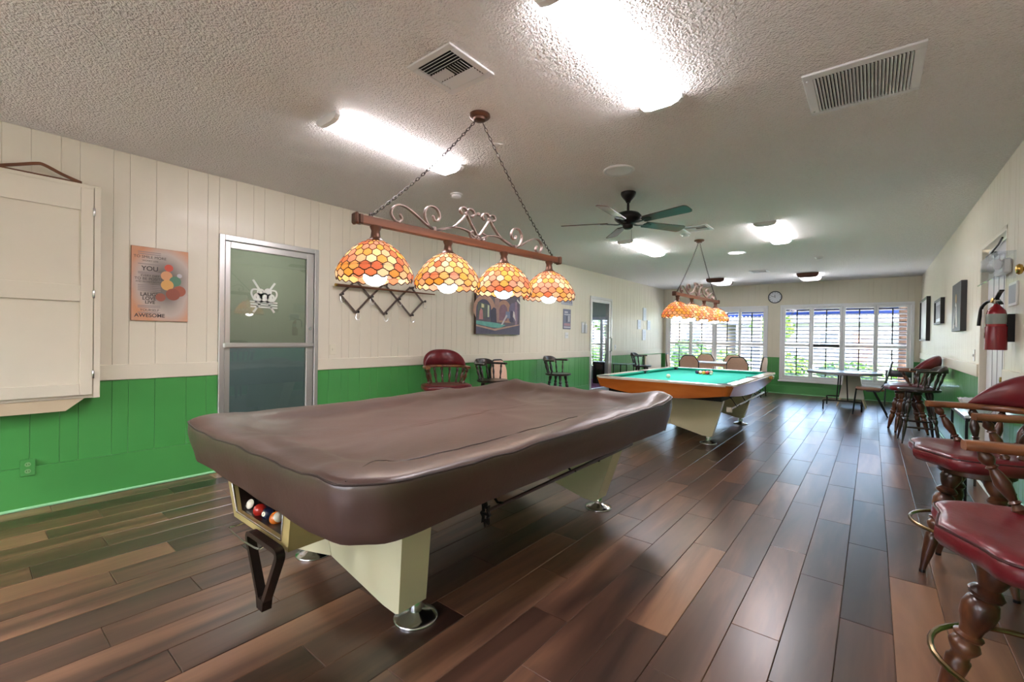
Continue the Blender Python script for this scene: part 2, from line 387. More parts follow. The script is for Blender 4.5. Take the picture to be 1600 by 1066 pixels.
def boards_y(wall, x, rot, ystart, yend, doors, rail0, rail1, base, hidden_before):
    y = ystart; i = 0; hid = MB(); hidg = MB()
    while y < yend-.01:
        wd = min(PAT[i % 9], yend-y); i += 1
        cuts = [(y, y+wd, None)]
        for a, b, t in doors:
            n = []
            for p, q, tt in cuts:
                if q <= a or p >= b: n.append((p, q, tt)); continue
                if p < a-.01: n.append((p, a, tt))
                n.append((max(p, a), min(q, b), t))
                if q > b+.01: n.append((b, q, tt))
            cuts = n
        for p, q, tt in cuts:
            if q-p < .012: continue
            c = (p+q)/2; z0 = tt if tt else rail0
            if c < hidden_before:
                s = 1 if x < 0 else -1
                xa, xb = sorted((x, x-s*BT))
                hid.box((xa, p+.0018, z0), (xb, q-.0018, CZ), .003)
                if not tt: hidg.box((xa, p+.0018, base), (xb, q-.0018, rail0), .003)
                continue
            board(wall, q-p, z0, CZ, CREAM, (x, c, 0), rot)
            if not tt: board(wall, q-p, base, rail0, GREEN, (x, c, 0), rot)
        y += wd
    if hid.v: stuff(hid.obj('distant_boards', CREAM, wall)); stuff(hidg.obj('distant_green_boards', GREEN, wall))
# board mesh occupies y in [-BT,0] with its face at y=0 pointing +Y; rotate so that the face points into the room
boards_y(wall_left, LX, (0, 0, R(-90)), BY, FY, [D1, D2], .89, .89, .30, .05)
boards_y(wall_right, RX, (0, 0, R(90)), BY, FY, [D3], .97, .97, .24, 3.9)
x = LX; i = 3
while x < RX-.005:                                     # far wall, cream above, green below, windows cut out
    wd = min(PAT[i % 9], RX-x); i += 1; segs = [(x, x+wd)]
    for a in (W1[0], W1[1], W2[0], W2[1]):
        segs = [s2 for p, q in segs for s2 in ([(p, a), (a, q)] if p+.008 < a < q-.008 else [(p, q)])]
    for p, q in segs:
        c = (p+q)/2; inw = [W for W in (W1, W2) if W[0] < c < W[1]]
        if inw: board(wall_far, q-p, inw[0][3], CZ, CREAM, (c, FY, 0), (0, 0, R(180)))
        else:
            board(wall_far, q-p, .885, CZ, CREAM, (c, FY, 0), (0, 0, R(180)))
            board(wall_far, q-p, .20, .885, GREEN, (c, FY, 0), (0, 0, R(180)))
    x += wd
for W in (W1, W2): MB().box((W[0], FY, .20), (W[1], FY+BT, W[2])).obj('sill_panel', GREEN, wall_far)
# baseboards (tall flat green board + light shoe strip) and chair rails
SHOE = mat('pale_green_shoe', (150, 214, 160), .35)
def runs(doors, y0, y1, gap=0.0):
    o = []; y = y0
    for a, b, t in doors: o.append((y, a-gap)); y = b+gap
    o.append((y, y1)); return o
bl = MB(); sl = MB(); tl = MB()
for a, b in runs([D1, D2], BY, FY):
    bl.box((LX-BT, a, 0), (LX+.012, b, .30), .004); sl.box((LX+.012, a, 0), (LX+.026, b, .022), .006); tl.box((LX-BT, a, .89), (LX+.014, b, 1.012), .004)
o = struct(bl.obj('baseboard_left', GREEN)); sl.obj('shoe_strip', SHOE, o)
struct(tl.obj('trim_1', CREAM))
br = MB(); sr = MB(); tr = MB()
for a, b in runs([D3], BY, FY, .0):
    br.box((RX-.012, a, 0), (RX+BT, b, .24), .004); sr.box((RX-.026, a, 0), (RX-.012, b, .022), .006); tr.box((RX-.014, a, .97), (RX+BT, b, 1.09), .004)
o = struct(br.obj('baseboard_right', GREEN)); sr.obj('shoe_strip', SHOE, o)
struct(tr.obj('trim_2', CREAM))
o = struct(MB().box((LX+.013, FY-.012, 0), (RX-.013, FY+BT, .20), .004).obj('baseboard_far', GREEN))
MB().box((LX+.027, FY-.026, 0), (RX-.027, FY-.012, .022), .006).obj('shoe_strip', SHOE, o)

# ------------------------------------------------------------------ windows with plantation shutters
LOUV = mat('backlit_louver', (140, 142, 152), .45); ROD = mat('backlit_tilt_rod', (30, 29, 32), .5)  # white shutters coloured dark: backlit shade is put into the colour
def window(name, W, openings, zt, zb, zm, dark=None):
    x0, x1, z0, z1 = W; f = MB(); yi, yo = FY-.035, FY+.05
    f.box((x0-.0, yi, z1-.06), (x1, yo, z1), .006); f.box((x0, yi, z0), (x1, yo, z0+.06), .006)
    f.box((x0, yi, z0+.05), (x0+.055, yo, z1-.05), .006); f.box((x1-.055, yi, z0+.05), (x1, yo, z1-.05), .006)
    fr = struct(f.obj(name, WHITE))
    MB().box((x0-.02, FY-.06, z0-.035), (x1+.02, FY-.0, z0), .006).obj('window_sill', WHITE, fr)
    ed = [x0+.055]+[(openings[k][1]+openings[k+1][0])/2 for k in range(len(openings)-1)]+[x1-.055]
    for k, (a, b) in enumerate(openings):
        p = MB(); ya, yb = FY-.022, FY+.012
        p.box((ed[k]+.002, ya, z0+.06), (a, yb, z1-.06), .004); p.box((b, ya, z0+.06), (ed[k+1]-.002, yb, z1-.06), .004)
        p.box((a, ya, zt), (b, yb, z1-.06), .004); p.box((a, ya, z0+.06), (b, yb, zb), .004)
        if k != dark: p.box((a, ya, zm-.03), (b, yb, zm+.03), .004)
        s = p.obj('shutter_panel', WHITE, fr)
        if k == dark: MB().box((a, ya, zm-.035), (b, yb, zm+.035), .003).obj('dark_divider_bar', mat('dark_divider', (22, 22, 26), .5), s)
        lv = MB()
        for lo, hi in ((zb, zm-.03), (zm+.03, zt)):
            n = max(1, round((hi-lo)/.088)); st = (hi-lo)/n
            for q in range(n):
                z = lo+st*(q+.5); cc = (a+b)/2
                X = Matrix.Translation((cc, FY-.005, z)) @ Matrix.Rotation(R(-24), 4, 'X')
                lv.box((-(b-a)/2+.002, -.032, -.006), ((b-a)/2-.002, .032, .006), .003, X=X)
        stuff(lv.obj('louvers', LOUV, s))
        cc = (a+b)/2
        for lo, hi in ((zb+.02, zm-.06), (zm+.06, zt-.02)): MB().box((cc-.011, FY-.050, lo), (cc+.011, FY-.036, hi), .003).obj('tilt_rod', ROD, s)
    MB().box((x0+.03, FY+.075, z0+.03), (x1-.03, FY+.081, z1-.03)).obj('glass_pane', WIN, fr)
    g = MB()
    for k in range(1, 4): xx = x0+(x1-x0)*k/4; g.box((xx-.02, FY+.06, z0+.03), (xx+.02, FY+.10, z1-.03))
    g.obj('outer_sash', mat('bronze_sash', (70, 68, 70), .4, .5), fr)
    return fr
window('window_1', W1, [(-4.44, -3.93), (-3.84, -3.34), (-3.21, -2.70), (-2.63, -2.13)], 2.01, .46, 1.19)
window('window_2', W2, [(-1.65, -1.17), (-1.08, -.585), (-.48, .02), (.10, .57)], 2.05, .46, 1.19, 1)

# ------------------------------------------------------------------ doors on the left wall
def alu_door(name, D, glassm, bar):
    a, b, t = D; f = MB(); xi, xo = LX+.02, LX-T+.01
    for p, q in ((a, a+.045), (b-.045, b)): f.box((xo, p, 0), (xi, q, t), .004)
    f.box((xo, a+.045, t-.05), (xi, b-.045, t), .004)
    d = struct(f.obj(name, ALU))
    l = MB(); xa, xb = LX-.035, LX+.008; p, q, tt = a+.05, b-.05, t-.056
    l.box((xa, p, .012), (xb, p+.045, tt), .004); l.box((xa, q-.075, .012), (xb, q, tt), .004)
    l.box((xa, p+.045, tt-.06), (xb, q-.075, tt), .004); l.box((xa, p+.045, .012), (xb, q-.075, .20), .004)
    lf = l.obj('door_leaf', ALU, d)
    MB().box((LX-.018, p+.043, .19), (LX-.012, q-.073, tt-.05)).obj('glass_pane', glassm, lf)
    return d, lf, p, q, tt
d1, lf, p, q, tt = alu_door('door_1', D1, DOORGL, True)
MB().box((LX+.012, D1[0]+.03, 1.135), (LX+.045, D1[1]-.055, 1.185), .012).obj('push_bar', ALU, d1)
MB().cyl((LX+.005, q-.035, 1.335), (LX+.016, q-.035, 1.335), .018, n=16).obj('lock', CHROME, d1, True)
d2, lf2, p, q, tt = alu_door('door_2', D2, WIN, False)
hm = MB(); hm.tube([(LX+.01, q-.04, .98), (LX+.06, q-.04, 1.0), (LX+.06, q-.04, 1.28), (LX+.01, q-.04, 1.30)], .012); hm.obj('pull_handle', CHROME, d2, True)
# white etched emblem on the first door: crossed cues behind a two-handled cup of balls over a banner
em = MB(); DEC = mat('white_decal', (226, 230, 222), .6)
E0 = XL(1.90, 1.63, LX-.011)
def seg(mb, p, q2, wd, d=.0012, X=E0):
    p = Vector(p); q2 = Vector(q2); t = (q2-p).normalized(); nn = Vector((-t.y, t.x))*wd/2
    mb.prism([tuple(p+nn), tuple(q2+nn), tuple(q2-nn), tuple(p-nn)], X, d)
def disc(mb, c, r, X=E0, d=.0014, n=20, z=0): mb.prism([(c[0]+r*math.cos(2*math.pi*k/n), c[1]+r*math.sin(2*math.pi*k/n)) for k in range(n)], X @ Matrix.Translation((0, 0, z)), d)
seg(em, (-.105, .165), (.095, -.145), .020); seg(em, (.100, .150), (-.100, -.150), .020)
for sx in (-1, 1):
    pts = catmull([(sx*.055, .072), (sx*.105, .070), (sx*.118, .03), (sx*.095, -.02), (sx*.07, -.05)], 5)
    for k in range(len(pts)-1): seg(em, pts[k][:2], pts[k+1][:2], .017)
for c, r_ in (((-.034, .048), .036), ((.034, .055), .037), ((-.058, .0), .040), ((.06, .0), .040), ((0, .005), .04)): disc(em, c, r_)
em.prism([(-.075, -.045), (.075, -.045), (.095, .0), (-.095, .0)], E0, .0012)
for z in (-.045, -.07, -.095): seg(em, (-.125 if z < -.05 else -.13, z), (.125, z-.003), .014)
eb = em.obj('emblem_decal', DEC, d1)
em2 = MB(); DK = mat('decal_gap', (140, 146, 138), .6)
for c in ((-.058, .0), (.06, .0), (-.034, .05)):
    for k in range(16): 
        if k % 8 in (0, 1, 7): a0 = 2*math.pi*k/16; seg(em2, (c[0]+.018*math.cos(a0), c[1]+.018*math.sin(a0)), (c[0]+.018*math.cos(a0+.4), c[1]+.018*math.sin(a0+.4)), .005, .0018)
seg(em2, (-.09, -.058), (.08, -.058), .006, .0016); seg(em2, (-.1, -.083), (.09, -.084), .003, .0016)
em2.obj('emblem_line', DK, d1)
# hallway behind the first door and room behind the second
HALL = mat('grey_green_hall_paint', (168, 172, 158), .6); HREFL = mat('hall_reflection_blue', (150, 168, 180), .5)
hw = MB()
hw.box((-6.6, .2, 0), (-6.5, 4.0, 2.6)); hw.box((-6.6, .1, 0), (LX-T, .2, 2.6)); hw.box((-6.6, 4.0, 0), (LX-T, 4.1, 2.6)); hw.box((-6.6, .1, 2.6), (LX-T, 4.1, 2.7)); 
h = struct(hw.obj('wall_hallway', HALL))
MB().box((-6.5, .2, 0), (-6.485, 4.0, 1.12)).obj('blue_reflection_panel', HREFL, h)  # blue-grey imitates the room's reflection in the door glass
MB().box((-6.5, 2.02, 0), (-6.46, 2.06, 2.0)).obj('door_edge_strip', WHITE, h)
hall_fill = thing('ceiling_light', 'added fill lamp in the hallway behind the near glass door', 'ceiling light', (-5.6, 2.6, 2.6))  # lamp added to lighten the hallway seen through the glass
MB().box((-.12, -.5, -.06), (.12, .5, 0), .02).obj('diffuser', mat('hall_fill_diffuser', (255, 250, 240), .5, emit=4.0), hall_fill)
struct(MB().box((-6.6, .1, -.1), (LX-T, 4.1, -.002)).obj('floor_hallway', mat('hall_floor_reflection', (140, 162, 172), .5)))  # floor colour also carries the bluish reflection in the glass
TEAL = mat('pale_teal_paint', (196, 214, 206), .5)
rm = MB(); xa, xb, ya, yb = -9.0, LX-T, 6.0, FY+T
rm.box((xa-.1, ya, 0), (xa, yb, 2.6)); rm.box((xa, ya-.1, 0), (xb, ya, 2.6)); rm.box((xa, ya, 2.6), (xb, yb, 2.7))
W3 = (-7.9, -5.3, .30, 1.95)
rm.box((xa, FY, 0), (W3[0], yb, 2.6)); rm.box((W3[1], FY, 0), (xb, yb, 2.6)); rm.box((W3[0], FY, 0), (W3[1], yb, W3[2])); rm.box((W3[0], FY, W3[3]), (W3[1], yb, 2.6))
struct(rm.obj('wall_side_room', TEAL))
struct(MB().box((xa, ya, -.1), (xb, yb, -.002)).obj('floor_side_room', mat('magenta_carpet', (150, 70, 120), .95)))
window('window_3', W3, [(-7.8, -7.2), (-7.1, -6.65), (-6.55, -6.1), (-6.0, -5.42)], 1.85, .42, 1.1)
t = thing('glass_cabinet', 'dark wooden cabinet seen through the far glass door', 'cabinet', (-5.75, 11.6, 0))
MB().box((-.45, -.2, .0), (.45, .2, .62), .01).obj('lower_case', DARKW, t); MB().box((.1, -.18, .62), (.45, .18, 1.75), .01).obj('upper_case', DARKW, t)

# ------------------------------------------------------------------ doorway on the right wall
a, b, t3 = D3; jm = MB()
jm.box((RX-.002, a-.0, 0), (RX+T, a+.035, t3), .003); jm.box((RX-.002, b-.035, 0), (RX+T, b, t3), .003); jm.box((RX-.002, a, t3-.035), (RX+T, b, t3), .003)
d3 = struct(jm.obj('door_3', CREAM))
DGREY = mat('pale_grey_door_paint', (206, 207, 210), .4)
MB().box((RX+.045, a+.038, .012), (RX+.085, b-.038, t3-.05), .004).obj('door_leaf', DGREY, d3)
for k in range(4): MB().box((RX+.040, a+.15+k*.2, .2), (RX+.046, a+.30+k*.2, 2.0), .004).obj('door_panel', DGREY, d3)
MB().box((RX+.005, b-.42, 2.04), (RX+.044, b-.16, 2.09), .008).obj('door_closer', DARKMETAL, d3)
MB().tube([(RX+.02, b-.30, 2.09), (RX+.03, b-.55, 2.13), (RX+.02, b-.75, 2.15)], .007, 6).obj('closer_arm', DARKMETAL, d3)
MB().lathe([(0, .022), (.01, .022), (.012, .012), (.03, .012), (.036, .026), (.05, .024), (.053, .004)], (RX+.045, a+.12, 1.0), (RX-.1, a+.12, 1.0), 16).obj('door_knob', GOLD, d3, True)

# ------------------------------------------------------------------ ceiling fixtures
def fluorescent(loc, length, label, group, m=TUBE, wd=.235, ends=PLASTIC, dz=.052, endl=.035):
    t = thing('ceiling_light', label, 'ceiling light', (loc[0], loc[1], CZ), 0, group); L = length/2
    prof = [(-wd/2, -.002), (-wd/2, -dz*.4), (-wd/2+.02, -dz*.8), (-wd/2+.06, -dz), (wd/2-.06, -dz), (wd/2-.02, -dz*.8), (wd/2, -dz*.4), (wd/2, -.002)]
    mb = MB(); mb.rings([[(x, y, z) for x, z in prof] for y in (-L+endl, L-endl)]); mb.obj('diffuser', m, t)
    for s in (-1, 1):
        e = MB(); q = [(x*1.03, z*1.04) for x, z in prof]
        e.rings([[(x, y, z) for x, z in q] for y in sorted((s*L, s*(L-endl)))]); e.obj('end_cap', ends, t)
    return t
G = 'fluorescent lights on the ceiling'
fluorescent((-1.0, 2.07), 1.15, 'large white lit ceiling light nearest the camera at top of photo', G)
fluorescent((-2.79, 2.07), 1.14, 'lit white ceiling light left of the near lamp chain', G)
fluorescent((-2.79, 6.66), 1.28, 'lit white ceiling light beyond the fan toward the green-walled side', G)
fluorescent((-1.02, 6.66), 1.28, 'lit white ceiling light on the right, beyond the fan', G)
fluorescent((-1.0, -2.3), 1.15, 'added unseen white fill light behind the camera, right side', G)  # this and the next are an unseen pair added as fill
fluorescent((-2.79, -2.3), 1.15, 'added unseen white fill light behind the camera, left side', G)
REDWOOD = wood('reddish_light_end', (70, 36, 26), (106, 56, 40), (130, 74, 54), .5, 8, 0, 0, False, .02, .2)
G2 = 'wood-ended lights near the windows'
fluorescent((-2.83, 11.3), .85, 'wood-ended ceiling light by the far hanging lamp near windows', G2, TUBEW, .37, REDWOOD, .09, .08)
fluorescent((-1.06, 11.35), .80, 'wood-ended ceiling light right of the clock near windows', G2, TUBEW, .37, REDWOOD, .09, .08)

def diffuser_vent(loc, label, s=.33):
    t = thing('ceiling_vent', label, 'vent', (loc[0], loc[1], CZ), 0, 'square air vents on the ceiling'); h = s/2; f = MB()
    for p, q in (((-h, -h), (h, -h+.04)), ((-h, h-.04), (h, h)), ((-h, -h+.04), (-h+.04, h-.04)), ((h-.04, -h+.04), (h, h-.04))): f.box((p[0], p[1], -.012), (q[0], q[1], 0), .003)
    f.obj('frame', VENTW, t); MB().box((-h+.035, -h+.035, -.003), (h-.035, h-.035, -.001)).obj('cavity', VENTD, t)
    i = h-.045
    def sl(x0, y0, x1, y1, ax, ang):
        X = Matrix.Translation(((x0+x1)/2, (y0+y1)/2, -.010)) @ Matrix.Rotation(R(ang), 4, ax)
        MB().box((-(x1-x0)/2, -(y1-y0)/2, -.0012), ((x1-x0)/2, (y1-y0)/2, .0012), X=X).obj('slat', VENTW, t)
    for k in range(4): y = -i+.008+k*.02; sl(-i, y-.007, i, y+.007, 'X', 40); sl(-i, -y-.007, i, -y+.007, 'X', -40)
    j = i-.085
    for k in range(6):
        x = -i+.012+k*.019; sl(x-.007, -j, x+.007, j, 'Y', -40); sl(-x-.007, -j, -x+.007, j, 'Y', 40)
diffuser_vent((-1.775, 1.65), 'square white air vent nearest, above the near pool lamp')
diffuser_vent((-1.76, 5.88), 'square white air vent behind the ceiling fan blades')
diffuser_vent((-1.82, 10.25), 'square white air vent far off, left of the clock')
t = thing('return_grille', 'wide white return air grille with many slats on ceiling', 'vent', (-.07, 3.09, CZ)); f = MB()
for p, q in (((-.25, -.26), (.25, -.205)), ((-.25, .225), (.25, .26)), ((-.25, -.205), (-.205, .225)), ((.205, -.205), (.25, .225))): f.box((p[0], p[1], -.012), (q[0], q[1], 0), .003)
f.obj('frame', VENTW, t); MB().box((-.21, -.21, -.002), (.21, .23, 0)).obj('cavity', VENTD, t)
sm = MB().box((-.0065, -.213, -.0009), (.0065, .213, .0009)).mesh('slat', VENTW)
for k in range(27): link('slat', sm, t, (-.198+k*.0152, .01, -.010), (0, R(38), 0))
for k in (-.2, .2): MB().sphere((-.23, k, -.012), .006, 8, 4).obj('screw', CHROME, t, True)
def round_light(loc, r, label, lit):
    t = thing('recessed_light', label, 'ceiling light', (loc[0], loc[1], CZ), 0, 'round recessed ceiling lights')
    MB().lathe([(0, r*1.0), (.006, r), (.012, r*.93), (.008, r*.82), (.004, r*.8)], (0, 0, 0), (0, 0, -1), 36).obj('trim_ring', PLASTIC, t, True)
    MB().lathe([(0, r*.8), (.0085, r*.79), (.012, r*.6), (.014, .01)], (0, 0, 0), (0, 0, -1), 32).obj('lens', lit, t, True)
round_light((-1.69, 3.50), .13, 'round white recessed ceiling light before the fan', PLASTIC)
round_light((-1.73, 7.88), .14, 'round white recessed ceiling light beyond the far lamp canopy', mat('soft_lens', (250, 250, 250), .5, emit=.9))
def smoke(loc, label):
    t = thing('smoke_detector', label, 'smoke detector', (loc[0], loc[1], CZ), 0, 'smoke detectors on the ceiling')
    MB().lathe([(0, .062), (.012, .062), (.016, .05)], (0, 0, 0), (0, 0, -1), 28).obj('base', PLASTIC, t, True)
    MB().lathe([(.014, .048), (.032, .044), (.042, .028), (.044, .004)], (0, 0, 0), (0, 0, -1), 24).obj('cover', PLASTIC, t, True)
smoke((-3.26, 3.13), 'white smoke detector under ceiling beside near lamp chain'); smoke((-.72, 9.07), 'white smoke detector far right, before the wood-ended light'); smoke((-1.98, 6.15), 'tiny white smoke detector by the fan blade tip and vent')

# ------------------------------------------------------------------ ceiling fan
t = thing('ceiling_fan', 'black five-bladed ceiling fan hanging in mid room', 'fan', (-1.87, 4.09, 0))
MB().lathe([(2.70, .072), (2.685, .073), (2.66, .062), (2.62, .028), (2.60, .018)], (0, 0, 0), (0, 0, 1), 28).obj('canopy', FANBLK, t, True)
MB().cyl((0, 0, 2.49), (0, 0, 2.62), .012).obj('downrod', FANBLK, t, True)
MB().lathe([(2.52, .02), (2.51, .06), (2.495, .105), (2.47, .128), (2.445, .130), (2.43, .118), (2.415, .1), (2.40, .075), (2.385, .05), (2.36, .048), (2.345, .03), (2.342, .004)], (0, 0, 0), (0, 0, 1), 36).obj('motor_housing', FANBLK, t, True, 50)
for k in range(5):
    an = R(-13.5+72*k); Z0 = Matrix.Rotation(an, 4, 'Z')
    ir = MB(); ir.sweep(catmull([(.055, 0, 2.40), (.10, 0, 2.392), (.16, 0, 2.398), (.20, 0, 2.402)], 4), [(-.014, -.003), (.014, -.003), (.014, .003), (-.014, .003)], (0, 0, 1), X=Z0)
    ir.prism([(.17, -.035), (.19, -.045), (.25, -.03), (.265, 0), (.25, .03), (.19, .045), (.17, .035)], Z0 @ Matrix.Translation((0, 0, 2.40)) @ Matrix.Rotation(R(-13), 4, 'X'), .004)
    ir.obj('blade_iron', FANBLK, t)
    pl = [(.19, -.052), (.60, -.066)]+arc(.615, -.03, .036, -90, 0, 4)+arc(.615, .03, .036, 0, 90, 4)+[(.60, .066), (.19, .052)]
    MB().prism(pl, Z0 @ Matrix.Translation((0, 0, 2.406)) @ Matrix.Rotation(R(-13), 4, 'X'), .007).obj('blade', FANBL, t)
MB().tube([(.03, .02, 2.345), (.03, .02, 2.22)], .0015, 5).obj('pull_chain', CHAIN, t)

# ------------------------------------------------------------------ stained-glass pool table lights
NC, ROWS = 21, 7
PROF = [(.036, .180), (.070, .166), (.102, .144), (.132, .115), (.158, .081), (.180, .045), (.196, .008), (.190, -.022)]
def prof(q):
    q = max(-.3, min(ROWS+.3, q)); i = max(0, min(ROWS-1, int(math.floor(q)))); u = q-i
    (r0, z0), (r1, z1) = PROF[i], PROF[i+1]; return r0+(r1-r0)*u, z0+(z1-z0)*u, (z0-z1), (r1-r0)
ST = 2*math.pi/NC; SC = .17
def off(i): return ST/2 if i % 2 else 0
def edge(i, an):                                       # scalloped joint between row i-1 and row i
    if i == 0: return 0.0
    return i+(SC if i < ROWS else .22)*math.cos(NC*(an-off(i-1)))
def pane_geo(i, ac, g=.0012):
    sub = 4; vv = []; fs = []; th = .0025; rows = 3
    for o_ in (0, th):
        for v in range(rows):
            for u in range(sub+1):
                uu = u/sub; a0 = ac+(uu-.5)*ST
                q0, q1 = edge(i, a0), edge(i+1, a0); q = q0+(q1-q0)*(.03+.94*v/(rows-1))
                r_, z, dz, dr = prof(q); L = math.hypot(dz, dr); bul = .003*(1-(2*uu-1)**2)*(1-(v-1)**2)
                r_ += dz/L*(bul+o_); z += dr/L*(bul+o_); an = ac+(uu-.5)*(ST-2*g/max(r_, .02)); vv.append((r_*math.cos(an), r_*math.sin(an), z))
    n = sub+1; h = rows*n
    for v in range(rows-1):
        for u in range(sub): a = v*n+u; fs += [(a, a+1, a+n+1, a+n), (h+a, h+a+n, h+a+n+1, h+a+1)]
    for u in range(sub): fs += [(u, h+u, h+u+1, u+1), (h-n+u, h-n+u+1, 2*h-n+u+1, 2*h-n+u)]
    for v in range(rows-1): a = v*n; b = a+sub; fs += [(a, a+n, h+a+n, h+a), (b, h+b, h+b+n, b+n)]
    return vv, fs
pane_mesh = []
for i in range(ROWS):
    mb = MB(); mb.add(*pane_geo(i, off(i)), 0, Matrix.Rotation(-off(i), 4, 'Z')); pane_mesh.append(mb.mesh('glass_pane', SHGLASS, True, 50))
def came_mesh():
    mb = MB()
    def pt(q, an): r_, z, dz, dr = prof(q); L = math.hypot(dz, dr); r_ += dz/L*.002; z += dr/L*.002; return (r_*math.cos(an), r_*math.sin(an), z)
    for i in range(ROWS):
        for k in range(NC):
            an = k*ST+off(i)+ST/2; q0, q1 = edge(i, an), edge(i+1, an); mb.tube([pt(q0+(q1-q0)*v/3, an) for v in range(4)], .0027, 4)
    for i in range(1, ROWS+1): mb.tube([pt(edge(i, ST*k/6), ST*k/6) for k in range(NC*6)], .0029 if i < ROWS else .0036, 4, True)
    mb.tube([pt(5.35, ST*k/2) for k in range(NC*2)], .0028, 4, True)
    return mb.mesh('lead_came', LEAD, True)
CAME = came_mesh()
def joined_panes():
    mb = MB(); tones = []
    for i in range(ROWS):
        for k in range(NC):
            vv, fs = pane_geo(i, k*ST+off(i)); mb.add(vv, fs); tones += [random.random()]*len(vv)
    me = mb.mesh('glass_panes', SHGLASS, True, 50); at = me.attributes.new('tone', 'FLOAT', 'POINT'); at.data.foreach_set('value', tones); return me
JP = joined_panes()
CAPM = MB().lathe([(.176, .046), (.184, .047), (.192, .034), (.205, .026), (.235, .022), (.255, .03), (.262, .03)], (0, 0, 0), (0, 0, 1), 22).mesh('shade_cap', IRONB, True, 50)
BULBM = MB().lathe([(-.056, .002), (-.054, .018), (-.044, .042), (-.02, .060), (.008, .060), (.038, .046), (.075, .022), (.12, .018)], (0, 0, 0), (0, 0, 1), 22).mesh('bulb', BULB, True, 60)
HALF = [
 [(-.34, .004), (-.40, .030), (-.47, .070), (-.53, .097), (-.58, .100), (-.615, .075), (-.622, .040), (-.60, .012), (-.572, .008), (-.555, .026), (-.566, .046)],
 [(-.34, .004), (-.378, .022), (-.405, .070), (-.400, .115), (-.365, .140), (-.322, .130), (-.303, .095), (-.312, .066), (-.338, .062), (-.348, .082)],
 [(-.34, .006), (-.28, .018), (-.20, .050), (-.14, .100), (-.105, .140), (-.095, .165), (-.112, .184), (-.138, .180), (-.147, .158), (-.132, .146)],
 [(-.34, .004), (-.25, .034), (-.17, .052), (-.09, .045), (-.04, .022), (-.008, .006)],
 [(-.004, .022), (-.04, .070), (-.082, .126), (-.096, .158), (-.078, .184), (-.046, .180), (-.034, .156), (-.050, .142)],
 [(-.002, .034), (-.036, .006), (-.062, .016), (-.066, .040), (-.046, .048)]]
def scroll_mesh():
    mb = MB(); sec = [(-.0035, -.0105), (.0035, -.0105), (.0035, .0105), (-.0035, .0105)]
    for h in HALF:
        for s in (1, -1):
            pts = catmull([(0, s*a_, b_) for a_, b_ in h], 5); mb.sweep(pts, sec, (1, 0, 0))
            c = Vector((0, s*h[-1][0], h[-1][1])); mb.sphere(c, .009, 8, 6)
    for s in (-.34, 0, .34): mb.box((-.012, s-.010, -.004), (.012, s+.010, .022), .003)
    for s, z in ((-.098, .150), (.098, .150), (0, .168)): mb.box((-.010, s-.012, z-.010), (.010, s+.012, z+.008), .003)
    return mb.mesh('iron_scroll', IRON, True, 40)
SCR = scroll_mesh()
def chain_mesh(p, q):
    mb = MB(); p = Vector(p); q = Vector(q); dv = q-p; L = dv.length; t = dv.normalized(); sag = Vector((0, 0, -.035))
    n = int(L/.026); a = t.orthogonal().normalized(); b = t.cross(a)
    for k in range(n):
        u = (k+.5)/n; c = p+dv*u+sag*(4*u*(1-u)); s = a if k % 2 else b
        mb.tube([c+t*(.0175*math.cos(2*math.pi*j/10))+s*(.0075*math.sin(2*math.pi*j/10)) for j in range(10)], .0022, 5, True)
    return mb
def fixture(loc, rz, label, panes_for, tops):
    t = thing('pool_table_light', label, 'lamp', loc, rz, 'stained glass pool table lights')
    MB().box((-.018, -.80, -.022), (.018, .80, .022), .003).obj('wood_bar', BARW, t)
    for s in (-1, 1):
        e = MB(); e.box((-.021, s*.80-.012, -.025), (.021, s*.80+.012, .025), .004); e.box((-.027, s*.825-.012, -.03), (.027, s*.825+.012, .03), .008); e.obj('end_finial', IRONB, t)
    link('iron_scroll', SCR, t, (0, 0, .022))
    for k, y in enumerate((-.712, -.236, .236, .712)):
        sh = link('shade', CAPM, t, (0, y, -.282))
        link('lead_came', CAME, sh); link('bulb', BULBM, sh)
        if k in panes_for:
            for i in range(ROWS):
                for j in range(NC): link('glass_pane', pane_mesh[i], sh, None, (0, 0, j*ST+off(i)))
        else: stuff(link('glass_panes', JP, sh, None, (0, 0, 4*k*ST)))
    zt = CZ-loc[2]
    MB().lathe([(0, .066), (.012, .068), (.02, .06), (.024, .042), (.036, .038), (.040, .02), (.042, .004)], (0, 0, zt), (0, 0, zt-1), 24).obj('ceiling_canopy', IRONB, t, True)
    for s in (-1, 1):
        stuff(chain_mesh((0, s*.74, .03), (0, s*.03, zt-.045)).obj('chain', CHAIN, t, True))
        MB().tube([(0, s*.74+.010*math.cos(a2*.7), .03+.010*math.sin(a2*.7)) for a2 in range(9)], .0028, 5, True).obj('hook', CHAIN, t, True)
    return t
f1 = fixture((-1.985, 2.10, 1.875), -.104, 'near hanging lamp with four stained glass shades over covered table', (0, 1), 0)
MB().tube([(-.04, .10, .67), (0, .12, .685), (.05, .17, .675)], .0025, 5).obj('white_cord_tie', PLASTIC, f1)
fixture((-1.94, 6.62, 1.875), -.07, 'far hanging lamp with four stained glass shades over green cloth table', (), 0)

